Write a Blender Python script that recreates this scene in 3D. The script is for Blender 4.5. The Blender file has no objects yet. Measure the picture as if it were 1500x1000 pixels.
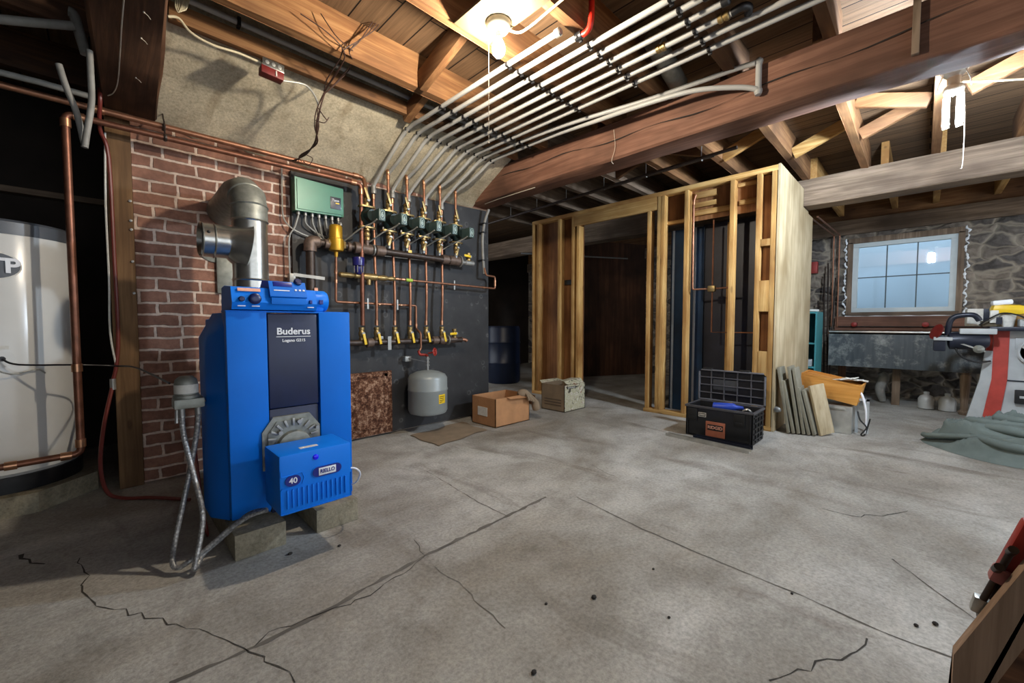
import bpy, bmesh, math, random
from mathutils import Vector, Matrix, Euler
random.seed(11)
SC = bpy.context.scene
COL = SC.collection
V = Vector
PI = math.pi
R = math.radians

# ---------------------------------------------------------------- camera
F, CX, CY, EYE, PITCH = 600.0, 750.0, 500.0, 0.95, R(2.6)
s2 = math.sqrt(.5)
cp, sp = math.cos(PITCH), math.sin(PITCH)
FW = V((s2*cp, s2*cp, -sp)); RT = V((s2, -s2, 0)); UP = V((s2*sp, s2*sp, cp))
cd = bpy.data.cameras.new('camera'); cam = bpy.data.objects.new('camera', cd); COL.objects.link(cam)
cd.sensor_width = 36.0; cd.lens = F/1500*36; cd.clip_start = .02; cd.clip_end = 200
m = Matrix((RT, UP, -FW)).transposed().to_4x4(); m.translation = V((0, 0, EYE)); cam.matrix_world = m
SC.camera = cam

def at(px, py, x=None, y=None, z=None):
    """survey helper: where the sight line of a photo point meets a known plane of the room"""
    d = FW + RT*((px-CX)/F) - UP*((py-CY)/F)
    t = x/d.x if x is not None else y/d.y if y is not None else (z-EYE)/d.z
    return V((d.x*t, d.y*t, EYE+d.z*t))

# ---------------------------------------------------------------- materials
def lin(c):
    return c/12.92 if c <= .04045 else ((c+.055)/1.055)**2.4
def rgb(r, g, b):
    return (lin(r/255), lin(g/255), lin(b/255), 1)

class NT:
    def __init__(s, name):
        s.m = bpy.data.materials.new(name); s.m.use_nodes = True
        s.t = s.m.node_tree; s.t.nodes.clear()
        s.out = s.n('ShaderNodeOutputMaterial'); s.b = s.n('ShaderNodeBsdfPrincipled')
        s.l(s.b.outputs[0], s.out.inputs[0])
        s.co = s.n('ShaderNodeTexCoord').outputs['Object']
    def n(s, t, **k):
        o = s.t.nodes.new(t)
        for a, b in k.items(): setattr(o, a, b)
        return o
    def l(s, a, b): s.t.links.new(a, b)
    def map(s, sc=(1, 1, 1), rot=(0, 0, 0), loc=(0, 0, 0), src=None):
        o = s.n('ShaderNodeMapping'); o.inputs['Scale'].default_value = sc; o.inputs['Rotation'].default_value = rot; o.inputs['Location'].default_value = loc
        s.l(src or s.co, o.inputs['Vector']); return o.outputs[0]
    def noise(s, vec, scale=5, det=4, rough=.55, dist=0.):
        o = s.n('ShaderNodeTexNoise'); o.inputs['Scale'].default_value = scale; o.inputs['Detail'].default_value = det
        o.inputs['Roughness'].default_value = rough; o.inputs['Distortion'].default_value = dist
        s.l(vec, o.inputs['Vector']); return o.outputs[0]
    def ramp(s, fac, stops):
        o = s.n('ShaderNodeValToRGB'); e = o.color_ramp.elements
        while len(e) < len(stops): e.new(.5)
        for i, (p, c) in enumerate(stops): e[i].position = p; e[i].color = c if len(c) == 4 else rgb(*c)
        s.l(fac, o.inputs[0]); return o.outputs[0]
    def mix(s, fac, a, b, mode='MIX'):
        o = s.n('ShaderNodeMix', data_type='RGBA', blend_type=mode)
        for v, i in ((fac, 0), (a, 6), (b, 7)):
            if isinstance(v, (int, float)): o.inputs[i].default_value = v
            elif isinstance(v, tuple): o.inputs[i].default_value = v
            else: s.l(v, o.inputs[i])
        return o.outputs[2]
    def math(s, op, a, b=0.5):
        o = s.n('ShaderNodeMath', operation=op)
        for v, i in ((a, 0), (b, 1)):
            if isinstance(v, (int, float)): o.inputs[i].default_value = v
            else: s.l(v, o.inputs[i])
        return o.outputs[0]
    def bump(s, h, st=.3, d=.01):
        o = s.n('ShaderNodeBump'); o.inputs['Strength'].default_value = st; o.inputs['Distance'].default_value = d
        s.l(h, o.inputs['Height']); s.l(o.outputs[0], s.b.inputs['Normal'])
    def col(s, c):
        if isinstance(c, tuple): s.b.inputs['Base Color'].default_value = c
        else: s.l(c, s.b.inputs['Base Color'])
    def set(s, rough=.6, metal=0., spec=.5):
        s.b.inputs['Roughness'].default_value = rough; s.b.inputs['Metallic'].default_value = metal
        s.b.inputs['Specular IOR Level'].default_value = spec; return s.m

def scl(c, k): return (min(1, c[0]*k), min(1, c[1]*k), min(1, c[2]*k), 1)

def plain(name, c, rough=.5, metal=0., var=.12, sc=14, bmp=0., spec=.5):
    """a painted, plastic or metal surface with slight uneven tone"""
    t = NT(name); c = rgb(*c)
    f = t.noise(t.co, sc, 4)
    t.col(t.ramp(f, [(.3, scl(c, 1-var)), (.7, scl(c, 1+var))]))
    if bmp: t.bump(f, bmp, .004)
    return t.set(rough, metal, spec)

def wood(name, c1, c2, axis, dark=None, rough=.75, fine=38, knots=.5, spec=.3):
    t = NT(name); sc = [1, 1, 1]; sc['XYZ'.index(axis)] = .045
    oi = t.n('ShaderNodeObjectInfo'); ofs = t.n('ShaderNodeVectorMath', operation='ADD'); t.l(t.co, ofs.inputs[0])
    mul = t.n('ShaderNodeVectorMath', operation='SCALE'); cmb = t.n('ShaderNodeCombineXYZ')
    for i in range(3): t.l(oi.outputs['Random'], cmb.inputs[i])
    t.l(cmb.outputs[0], mul.inputs[0]); mul.inputs['Scale'].default_value = 7.3; t.l(mul.outputs[0], ofs.inputs[1])
    vec = ofs.outputs[0]
    g = t.noise(t.map(tuple(sc), src=vec), fine, 6, .62, .6)
    big = t.noise(t.map(tuple(.4 if v == 1 else .25 for v in sc), src=vec), 7, 3)
    c = t.ramp(g, [(.25, scl(rgb(*c1), .7)), (.45, rgb(*c1)), (.62, rgb(*c2)), (.85, scl(rgb(*c2), 1.15))])
    c = t.mix(t.ramp(big, [(.38, (0, 0, 0, 1)), (.7, (1, 1, 1, 1))]), c, scl(rgb(*(dark or c1)), .75))
    if knots:
        ks = [9, 9, 9]; ks['XYZ'.index(axis)] = 3.2
        vo = t.n('ShaderNodeTexVoronoi'); vo.inputs['Scale'].default_value = 1.; t.l(t.map(tuple(ks), src=vec), vo.inputs['Vector'])
        k = t.ramp(vo.outputs['Distance'], [(.06, (1, 1, 1, 1)), (.13, (0, 0, 0, 1))])
        c = t.mix(t.math('MULTIPLY', k, knots), c, scl(rgb(*(dark or c1)), .28))
    hv = t.n('ShaderNodeHueSaturation'); t.l(c, hv.inputs['Color'])
    mr = t.n('ShaderNodeMapRange'); t.l(oi.outputs['Random'], mr.inputs[0]); mr.inputs[3].default_value = .82; mr.inputs[4].default_value = 1.16
    t.l(mr.outputs[0], hv.inputs['Value'])
    t.col(hv.outputs[0]); t.bump(g, .25, .004)
    return t.set(rough, 0, spec)

def emis(name, c, k):
    t = NT(name); t.b.inputs['Emission Color'].default_value = rgb(*c); t.b.inputs['Emission Strength'].default_value = k
    t.col(rgb(*c)); return t.set(.4)

M = {}
M['brass'] = plain('brass', (150, 128, 84), .4, .75, .25)
M['gold_brass'] = plain('yellow brass', (190, 146, 44), .38, .6, .18)
M['copper'] = plain('copper pipe', (148, 104, 80), .42, .7, .22, 20)
M['old_copper'] = plain('dull copper pipe', (124, 82, 64), .45, .7, .25, 16)
M['solder'] = plain('soldered copper fitting', (196, 146, 112), .32, .9, .2)
M['iron'] = plain('black iron', (66, 56, 50), .45, .55, .25, 25, .2)
M['fitting'] = plain('cast iron fitting', (104, 88, 78), .5, .45, .3, 40, .3)
M['zinc'] = plain('zinc plated steel', (150, 150, 146), .45, .6, .14)
M['galv'] = plain('galvanised sheet', (176, 176, 170), .26, .9, .14, 30)
M['dullgalv'] = plain('dull galvanised sheet', (134, 136, 128), .5, .5, .22, 30)
M['blue'] = plain('blue enamel', (0, 104, 204), .45, 0, .05, 5, spec=.2)
M['burner_blue'] = plain('burner blue plastic', (8, 116, 222), .42, 0, .05, 5, spec=.22)
M['navy'] = plain('navy enamel', (12, 26, 62), .4, 0, .2, 7)
M['badge'] = plain('dark blue badge', (14, 30, 122), .35, 0, .05)
M['dial'] = plain('dark blue knob', (8, 24, 78), .35)
M['lens'] = plain('blue lens', (22, 18, 250), .2)
M['white'] = plain('white print', (226, 228, 232), .5, 0, .03)
M['label'] = plain('paper label', (206, 204, 196), .7, 0, .1, 60)
M['orange_label'] = plain('salmon label', (222, 164, 140), .6, 0, .1, 60)
M['yellow'] = plain('yellow vinyl', (222, 184, 30), .42, 0, .08)
M['black'] = plain('black plastic', (24, 24, 26), .42, 0, .2)
M['rubber'] = plain('black rubber', (18, 18, 18), .6)
M['pump'] = plain('dark green pump casing', (22, 38, 36), .4, .2, .2)
M['pump_head'] = plain('green pump head', (58, 78, 76), .42, .1, .1)
M['green'] = plain('green control case', (38, 104, 84), .35, .1, .08, 9)
M['gauge'] = plain('indigo plastic', (34, 34, 104), .3)
M['red'] = plain('red valve paint', (150, 44, 34), .5, .1, .2)
M['dark_red'] = plain('dark red paint', (108, 26, 22), .5, .1, .25)
M['red_tube'] = plain('red coated tube', (112, 46, 38), .4, 0, .1)
M['pex'] = plain('white heating tube', (172, 172, 168), .45, 0, .06, 10)
M['grey_pex'] = plain('dusty grey tube', (128, 126, 120), .6, 0, .18, 20)
M['redpex'] = plain('red heating tube', (200, 36, 20), .4)
M['cable'] = plain('cream cable', (212, 200, 168), .5)
M['grey_cable'] = plain('grey armoured cable', (168, 168, 162), .45, .4, .1, 60)
M['brown_wire'] = plain('brown wire', (64, 42, 34), .6)
M['string'] = plain('pull string', (196, 184, 166), .8)
M['tank_grey'] = plain('grey tank enamel', (136, 142, 140), .4, .1, .04)
M['tank_white'] = plain('off white tank jacket', (206, 206, 202), .22, 0, .04, 6)
M['tank_rim'] = plain('dark grey rim', (78, 82, 88), .4)
M['porcelain'] = plain('white porcelain', (120, 116, 106), .3)
M['tarp'] = plain('grey green canvas', (106, 116, 112), .9, 0, .15, 8, .15, .1)
M['steel'] = plain('scuffed steel', (196, 196, 190), .38, .8, .2, 12)
M['grey_panel'] = plain('pale grey paint', (168, 172, 172), .5, 0, .08)
M['stand_red'] = plain('red machine paint', (166, 62, 52), .45, 0, .14)
M['slate'] = plain('navy machine paint', (32, 36, 48), .4, .2, .2)
M['teal'] = plain('teal shelf paint', (64, 138, 142), .5, 0, .1)
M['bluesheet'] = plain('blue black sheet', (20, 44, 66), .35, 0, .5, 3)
M['barrel'] = plain('blue drum plastic', (10, 24, 48), .4)
M['greyboard'] = plain('painted grey board', (130, 126, 110), .7, 0, .12, 18)
M['whiteboard'] = plain('painted plywood square', (84, 74, 54), .6, 0, .06, 8)
M['jug'] = plain('cloudy plastic jug', (176, 176, 172), .35, 0, .12)
M['bluetool'] = plain('blue tool', (40, 70, 170), .4)
M['frame_white'] = plain('white window frame', (206, 216, 216), .5, 0, .05)
M['foam'] = plain('white sealing foam', (238, 242, 244), .9, 0, .06, 40, .4)
M['muntin'] = plain('slate muntin', (66, 84, 92), .5)
M['debris'] = plain('dark crumbs', (42, 38, 34), .9, 0, .3)
M['crackm'] = plain('crack in concrete', (62, 58, 53), .95, 0, .3, 30)
M['jointm'] = plain('stained joint line', (98, 93, 86), .95, 0, .3, 9)
M['cardboard'] = plain('brown cardboard', (168, 122, 82), .85, 0, .14, 9)
M['flatcard'] = plain('dusty cardboard', (130, 112, 90), .9, 0, .16, 9)
M['emblem'] = plain('pale green print', (158, 176, 170), .5, 0, .04)
for ax in 'XYZ':
    M['joist'+ax] = wood('old orange joist along '+ax, (124, 86, 54), (150, 112, 74), ax, (90, 62, 40))
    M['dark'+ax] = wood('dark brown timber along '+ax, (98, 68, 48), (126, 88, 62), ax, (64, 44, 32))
    M['beam'+ax] = wood('red brown beam along '+ax, (128, 90, 72), (148, 108, 88), ax, (98, 70, 56), knots=.2)
    M['pine'+ax] = wood('new pine along '+ax, (182, 140, 80), (208, 172, 112), ax, (156, 110, 58))
    M['grey'+ax] = wood('weathered wood along '+ax, (120, 102, 84), (150, 130, 110), ax, (98, 82, 68), knots=.2)
M['ply'] = wood('brown plywood sheet', (120, 80, 46), (150, 106, 66), 'Z', (96, 60, 34), fine=22, knots=.4)
M['palePly'] = wood('pale plywood sheet', (182, 164, 130), (200, 184, 152), 'Z', (166, 144, 106), fine=26, knots=.15)
M['orangePly'] = wood('orange plywood sheet', (198, 138, 62), (218, 162, 84), 'Y', (178, 116, 48), fine=24, knots=.2)
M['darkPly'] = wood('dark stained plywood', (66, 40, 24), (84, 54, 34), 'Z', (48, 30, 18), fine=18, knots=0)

def bricks():
    t = NT('old red brick'); sx = t.n('ShaderNodeSeparateXYZ'); t.l(t.co, sx.inputs[0])
    wob = t.noise(t.co, 9, 3)
    cx = t.n('ShaderNodeCombineXYZ'); t.l(t.math('ADD', t.math('ADD', sx.outputs[0], sx.outputs[1]), t.math('MULTIPLY', t.noise(t.map((1, 1, 1), loc=(4, 2, 7)), 14, 3), .02)), cx.inputs[0])
    t.l(t.math('ADD', sx.outputs[2], t.math('MULTIPLY', t.math('SUBTRACT', wob, .5), .028)), cx.inputs[1])
    br = t.n('ShaderNodeTexBrick'); t.l(cx.outputs[0], br.inputs['Vector'])
    br.offset = .5; br.squash = .62; br.squash_frequency = 3; br.inputs['Scale'].default_value = 1; br.inputs['Mortar Size'].default_value = .0086; br.inputs['Mortar Smooth'].default_value = .35
    br.inputs['Brick Width'].default_value = .212; br.inputs['Row Height'].default_value = .0715; br.inputs['Bias'].default_value = -.1
    br.inputs['Color1'].default_value = rgb(164, 122, 104); br.inputs['Color2'].default_value = rgb(134, 98, 84); br.inputs['Mortar'].default_value = rgb(226, 206, 190)
    n = t.noise(t.co, 26, 6, .7); soot = t.noise(t.co, 3.2, 4)
    c = t.mix(1., br.outputs['Color'], t.ramp(n, [(.3, (.62, .6, .6, 1)), (.7, (1.12, 1.08, 1.05, 1))]), 'MULTIPLY')
    c = t.mix(t.ramp(soot, [(.52, (0, 0, 0, 1)), (.72, (.55, .55, .55, 1))]), c, rgb(70, 50, 44))
    t.col(c)
    h = t.math('ADD', t.math('MULTIPLY', br.outputs['Fac'], -1.), t.math('MULTIPLY', n, .35)); t.bump(h, .7, .012)
    return t.set(.9, 0, .2)
M['brick'] = bricks()

def concrete(name, a, b, c, stain, sc=1.):
    t = NT(name)
    big = t.noise(t.map((1, 1.6, 1)), .9*sc, 5, .6, .4); mid = t.noise(t.co, 5*sc, 6, .65); fine = t.noise(t.co, 70, 4, .7)
    col = t.ramp(big, [(.3, a), (.5, b), (.68, c)])
    col = t.mix(.75, col, t.ramp(mid, [(.3, (.66, .65, .63, 1)), (.52, (1, 1, 1, 1)), (.72, (1.14, 1.13, 1.1, 1))]), 'MULTIPLY')
    st = t.noise(t.map((1.5, .5, 1), rot=(0, 0, .5)), 2.3*sc, 5, .6, .8)
    col = t.mix(t.ramp(st, [(.56, (0, 0, 0, 1)), (.7, (.6, .6, .6, 1))]), col, rgb(*stain))
    col = t.mix(.8, col, t.ramp(fine, [(.32, (.62, .62, .61, 1)), (.62, (1.1, 1.1, 1.1, 1))]), 'MULTIPLY')
    pit = t.noise(t.co, 22, 3, .6); col = t.mix(t.ramp(pit, [(.66, (0, 0, 0, 1)), (.74, (.45, .45, .45, 1))]), col, rgb(*stain))
    t.col(col); t.bump(t.math('ADD', fine, t.math('MULTIPLY', mid, 2.)), .35, .006)
    return t.set(.72, 0, .35)
M['floor'] = concrete('worn concrete slab', (132, 124, 112), (164, 160, 152), (194, 192, 186), (108, 98, 86))
M['pad'] = concrete('concrete block', (132, 124, 104), (144, 136, 116), (156, 150, 130), (108, 98, 78), 4)
M['corbel'] = concrete('board marked concrete', (178, 168, 146), (198, 188, 164), (216, 206, 182), (150, 134, 108), 1.6)
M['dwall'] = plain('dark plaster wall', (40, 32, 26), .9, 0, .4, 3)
M['slab_rust'] = None

def stone():
    t = NT('rubble stone wall')
    nv = t.n('ShaderNodeTexNoise'); nv.inputs['Scale'].default_value = 5; t.l(t.co, nv.inputs['Vector'])
    mx = t.n('ShaderNodeVectorMath', operation='MULTIPLY_ADD'); t.l(nv.outputs['Color'], mx.inputs[0]); mx.inputs[1].default_value = (.16, .16, .16); t.l(t.co, mx.inputs[2])
    v = t.map((4.6, 4.6, 8.4), src=mx.outputs[0])
    e = t.n('ShaderNodeTexVoronoi', feature='DISTANCE_TO_EDGE'); e.inputs['Scale'].default_value = 1; t.l(v, e.inputs['Vector'])
    ce = t.n('ShaderNodeTexVoronoi'); ce.inputs['Scale'].default_value = 1; t.l(v, ce.inputs['Vector'])
    n = t.noise(t.co, 16, 6, .7)
    sep = t.n('ShaderNodeSeparateColor'); t.l(ce.outputs['Color'], sep.inputs[0])
    c = t.ramp(sep.outputs[0], [(.0, (88, 84, 82)), (.4, (120, 112, 104)), (.75, (146, 134, 120)), (1., (104, 100, 98))])
    c = t.mix(1., c, t.ramp(n, [(.3, (.6, .6, .6, 1)), (.7, (1.2, 1.2, 1.2, 1))]), 'MULTIPLY')
    c = t.mix(t.ramp(e.outputs['Distance'], [(.02, (1, 1, 1, 1)), (.12, (0, 0, 0, 1))]), c, rgb(158, 148, 132))
    t.col(c); t.bump(t.math('ADD', t.ramp(e.outputs['Distance'], [(.0, (0, 0, 0, 1)), (.3, (1, 1, 1, 1))]), t.math('MULTIPLY', n, .4)), .9, .04)
    return t.set(.95, 0, .2)
M['stone'] = stone()

def planks(name, c1, c2, gap):
    t = NT(name); sx = t.n('ShaderNodeSeparateXYZ'); t.l(t.co, sx.inputs[0])
    cx = t.n('ShaderNodeCombineXYZ'); t.l(sx.outputs[1], cx.inputs[0]); t.l(sx.outputs[0], cx.inputs[1])
    br = t.n('ShaderNodeTexBrick'); t.l(cx.outputs[0], br.inputs['Vector']); br.inputs['Scale'].default_value = 1
    br.inputs['Brick Width'].default_value = 3.1; br.inputs['Row Height'].default_value = .165; br.inputs['Mortar Size'].default_value = .004; br.offset = .37
    br.inputs['Color1'].default_value = rgb(*c1); br.inputs['Color2'].default_value = rgb(*c2); br.inputs['Mortar'].default_value = rgb(*gap)
    g = t.noise(t.map((1, .05, 1)), 40, 6, .62, .5)
    c = t.mix(1., br.outputs['Color'], t.ramp(g, [(.3, (.62, .6, .58, 1)), (.65, (1.15, 1.12, 1.1, 1))]), 'MULTIPLY')
    t.col(c); t.bump(t.math('ADD', t.math('MULTIPLY', br.outputs['Fac'], -1.), g), .4, .008)
    return t.set(.85, 0, .2)
M['subfloor'] = planks('subfloor boards', (116, 92, 68), (98, 79, 60), (28, 22, 16))

def blackboard():
    t = NT('black painted board'); a = t.noise(t.co, 5, 5, .6); b = t.noise(t.co, 24, 5, .7)
    c = t.ramp(a, [(.3, (34, 34, 35)), (.62, (47, 47, 48)), (.8, (66, 66, 65))])
    vo = t.n('ShaderNodeTexVoronoi'); vo.inputs['Scale'].default_value = 12; t.l(t.co, vo.inputs['Vector'])
    ring = t.ramp(vo.outputs['Distance'], [(.16, (0, 0, 0, 1)), (.24, (.6, .6, .6, 1)), (.34, (0, 0, 0, 1))])
    blot = t.math('MULTIPLY', ring, t.ramp(a, [(.5, (0, 0, 0, 1)), (.64, (1, 1, 1, 1))]))
    c = t.mix(blot, c, rgb(104, 104, 102)); t.col(c); t.bump(b, .12, .003); return t.set(.6, 0, .4)
M['backboard'] = blackboard()

def rust():
    t = NT('flaking rusty iron'); a = t.noise(t.co, 32, 6, .75); b = t.noise(t.co, 8, 4)
    c = t.ramp(a, [(.34, (44, 26, 18)), (.48, (92, 56, 36)), (.58, (150, 116, 92)), (.68, (186, 164, 142))])
    t.col(t.mix(.5, c, t.ramp(b, [(.3, (.5, .4, .36, 1)), (.7, (1, 1, 1, 1))]), 'MULTIPLY')); t.bump(a, .5, .008); return t.set(.85, .1, .3)
M['rust'] = rust()

def apron():
    t = NT('stained bench slate'); a = t.noise(t.co, 7, 6, .7); sx = t.n('ShaderNodeSeparateXYZ'); t.l(t.co, sx.inputs[0])
    k = t.noise(t.map((1, 1, .1)), 30, 4)
    c = t.mix(t.ramp(k, [(.3, (0, 0, 0, 1)), (.7, (.5, .5, .5, 1))]), rgb(62, 68, 72), rgb(96, 102, 104))
    c = t.mix(t.ramp(a, [(.5, (0, 0, 0, 1)), (.68, (.8, .8, .8, 1))]), c, rgb(150, 152, 148)); t.col(c); return t.set(.6, 0, .4)
M['apron'] = apron()

def braid():
    t = NT('braided steel hose'); w = t.n('ShaderNodeTexVoronoi'); w.inputs['Scale'].default_value = 110; t.l(t.co, w.inputs['Vector'])
    t.col(t.ramp(w.outputs['Distance'], [(.2, (182, 182, 180)), (.7, (128, 128, 128))])); t.bump(w.outputs['Distance'], .5, .003); return t.set(.4, .5)
M['braid'] = braid()

def printed():
    t = NT('printed carton'); n = t.noise(t.co, 12, 3, .5, 1.6); k = t.noise(t.co, 30, 3)
    c = t.ramp(n, [(.36, (70, 66, 52)), (.42, (196, 192, 168)), (.55, (168, 164, 132)), (.6, (214, 212, 200)), (.68, (132, 96, 62))])
    t.col(c); return t.set(.5)
M['printed'] = printed()

# ---------------------------------------------------------------- mesh builder
class MB:
    def __init__(s): s.bm = bmesh.new()
    def _add(s, verts, mtx): bmesh.ops.transform(s.bm, matrix=mtx, verts=verts)
    def obox(s, c, size, rot=(0, 0, 0), bev=0.):
        r = bmesh.ops.create_cube(s.bm, size=1)['verts']
        rm = rot if isinstance(rot, Matrix) else Euler(rot).to_matrix()
        bmesh.ops.scale(s.bm, vec=size, verts=r)
        if bev:
            es = list({e for v in r for e in v.link_edges})
            r2 = bmesh.ops.bevel(s.bm, geom=es, offset=min(bev, min(size)*.45), segments=2, affect='EDGES', profile=.6)
            r = list({v for f in r2['faces'] for v in f.verts} | {v for v in r if v.is_valid})
            isl = set(r); st = list(r)
            while st:
                v = st.pop()
                for e in v.link_edges:
                    o = e.other_vert(v)
                    if o not in isl: isl.add(o); st.append(o)
            r = list(isl)
        s._add(r, Matrix.Translation(V(c)) @ rm.to_4x4()); return s
    def box(s, x0, x1, y0, y1, z0, z1, bev=0.):
        return s.obox(((x0+x1)/2, (y0+y1)/2, (z0+z1)/2), (abs(x1-x0), abs(y1-y0), abs(z1-z0)), (0, 0, 0), bev)
    def bar(s, p, q, w, h, up=(0, 0, 1), bev=0.):
        p, q = V(p), V(q); d = (q-p); L = d.length; d.normalize()
        a = d.cross(V(up)); a.normalize(); b = a.cross(d)
        return s.obox((p+q)/2, (L, w, h), Matrix((d, a, b)).transposed(), bev)
    def cyl(s, p, q, r, r2=None, n=16, caps=True):
        p, q = V(p), V(q); d = q-p
        g = bmesh.ops.create_cone(s.bm, cap_ends=caps, segments=n, radius1=r, radius2=r if r2 is None else r2, depth=d.length)['verts']
        s._add(g, Matrix.Translation((p+q)/2) @ d.to_track_quat('Z', 'Y').to_matrix().to_4x4()); return s
    def sph(s, c, r, n=12, sc=(1, 1, 1)):
        g = bmesh.ops.create_uvsphere(s.bm, u_segments=n, v_segments=max(6, n*2//3), radius=r)['verts']
        s._add(g, Matrix.Translation(V(c)) @ Matrix.Diagonal((*sc, 1))); return s
    def tube(s, pts, r, n=8, k=0, closed=False):
        pts = [V(p) for p in pts]
        if k: pts = smooth(pts, k)
        N = len(pts); rings = []; prev = None
        for i, p in enumerate(pts):
            d = (pts[min(i+1, N-1)]-pts[max(i-1, 0)]).normalized()
            if prev is None:
                a = d.cross(V((0, 0, 1)) if abs(d.z) < .9 else V((1, 0, 0))).normalized()
            else:
                a = (prev-d*prev.dot(d)).normalized()
            prev = a; b = d.cross(a); rr = r(i/(N-1)) if callable(r) else r
            rings.append([s.bm.verts.new(p+(a*math.cos(t)+b*math.sin(t))*rr) for t in [2*PI*j/n for j in range(n)]])
        for A, B in zip(rings, rings[1:]):
            for j in range(n): s.bm.faces.new((A[j], A[(j+1) % n], B[(j+1) % n], B[j]))
        s.bm.faces.new(rings[0][::-1]); s.bm.faces.new(rings[-1]); return s
    def lathe(s, prof, o=(0, 0, 0), axis='Z', n=28, flip=False):
        g = []
        for r, h in prof:
            g.append([s.bm.verts.new((max(r, 1e-4)*math.cos(2*PI*j/n), max(r, 1e-4)*math.sin(2*PI*j/n), h)) for j in range(n)])
        for A, B in zip(g, g[1:]):
            for j in range(n): s.bm.faces.new((A[j], A[(j+1) % n], B[(j+1) % n], B[j]))
        s.bm.faces.new(g[0][::-1]); s.bm.faces.new(g[-1])
        d = axis if isinstance(axis, Vector) else {'Z': V((0, 0, 1)), 'X': V((1, 0, 0)), 'Y': V((0, 1, 0)), '-Y': V((0, -1, 0)), '-X': V((-1, 0, 0))}[axis]
        s._add([v for q in g for v in q], Matrix.Translation(V(o)) @ d.to_track_quat('Z', 'Y').to_matrix().to_4x4()); return s
    def prism(s, poly, axis, a, b):
        """polygon in the plane across AXIS, carried from a to b"""
        def P(u, v, w): return {'X': (w, u, v), 'Y': (u, w, v), 'Z': (u, v, w)}[axis]
        A = [s.bm.verts.new(P(u, v, a)) for u, v in poly]; B = [s.bm.verts.new(P(u, v, b)) for u, v in poly]; n = len(A)
        s.bm.faces.new(A); s.bm.faces.new(B[::-1])
        for j in range(n): s.bm.faces.new((A[j], B[j], B[(j+1) % n], A[(j+1) % n]))
        return s
    def quadmesh(s, rows):
        g = [[s.bm.verts.new(p) for p in r] for r in rows]
        for A, B in zip(g, g[1:]):
            for j in range(len(A)-1): s.bm.faces.new((A[j], A[j+1], B[j+1], B[j]))
        return s
    def build(s, name, mat, parent=None, ang=38):
        bmesh.ops.recalc_face_normals(s.bm, faces=s.bm.faces)
        me = bpy.data.meshes.new(name); s.bm.to_mesh(me); s.bm.free()
        me.materials.append(M[mat] if isinstance(mat, str) else mat)
        for p in me.polygons: p.use_smooth = True
        me.set_sharp_from_angle(angle=R(ang))
        o = bpy.data.objects.new(name, me); COL.objects.link(o)
        if parent is not None: attach(o, parent)
        return o

def smooth(pts, k):
    out = []
    for i in range(len(pts)-1):
        p0, p1, p2, p3 = pts[max(i-1, 0)], pts[i], pts[i+1], pts[min(i+2, len(pts)-1)]
        for j in range(k):
            t = j/k
            out.append(.5*((2*p1)+(p2-p0)*t+(2*p0-5*p1+4*p2-p3)*t*t+(3*p1-p0-3*p2+p3)*t**3))
    return out+[pts[-1]]

def attach(o, p):
    o.parent = p
    if p.type == 'EMPTY': o.matrix_parent_inverse = Matrix.Translation(-p.location)

def thing(name, label, cat, loc, group=None):
    o = bpy.data.objects.new(name, None); COL.objects.link(o); o.location = loc; o.empty_display_size = .05
    o['label'] = label; o['category'] = cat; o['kind'] = 'thing'
    if group: o['group'] = group
    return o
def tag(o, label, cat, group=None, kind='thing'):
    o['label'] = label; o['category'] = cat; o['kind'] = kind
    if group: o['group'] = group
    return o
def struct(o, label=None, cat=None):
    o['kind'] = 'structure'
    if label: o['label'] = label
    if cat: o['category'] = cat
    return o
def text(s, loc, rot, size, mat, parent, name='lettering', ext=.0008, bold=0., sx=1., align='CENTER'):
    cu = bpy.data.curves.new(name, 'FONT'); cu.body = s; cu.size = size; cu.extrude = ext; cu.offset = bold
    cu.align_x = align; cu.align_y = 'CENTER'; cu.materials.append(M[mat])
    t = bpy.data.objects.new(name, cu); COL.objects.link(t)
    me = bpy.data.meshes.new_from_object(t.evaluated_get(bpy.context.evaluated_depsgraph_get()))
    bpy.data.objects.remove(t); bpy.data.curves.remove(cu)
    me.transform(Matrix.Translation(V(loc)) @ Euler(rot).to_matrix().to_4x4() @ Matrix.Diagonal((sx, 1, 1, 1)))
    if not me.materials: me.materials.append(M[mat])
    me.name = name; o = bpy.data.objects.new(name, me); COL.objects.link(o); attach(o, parent); return o
FY = (PI/2, 0, 0)          # lettering that faces the room from the chimney side
FX = (PI/2, 0, -PI/2)      # lettering that faces back along the room
BULB1, BULB2, WORLD, EXPO = 700, 520, 0.9, 1.44
# ================================================================ the room
YW = 3.25                     # face of the chimney masonry
ZB, ZT, ZC = 2.13, 2.39, 2.60  # beam bottom, beam top / joist bottom, subfloor
fl = MB().box(-1.6, 9.2, -4.2, 7.0, -.15, 0).build('floor', 'floor'); struct(fl, 'grey worn concrete basement slab with cracks', 'floor')
ce = MB().box(-1.6, 7.6, -4.2, 7.0, ZC, ZC+.05).build('ceiling', 'subfloor'); struct(ce, 'underside of old subfloor boards', 'ceiling')
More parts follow.
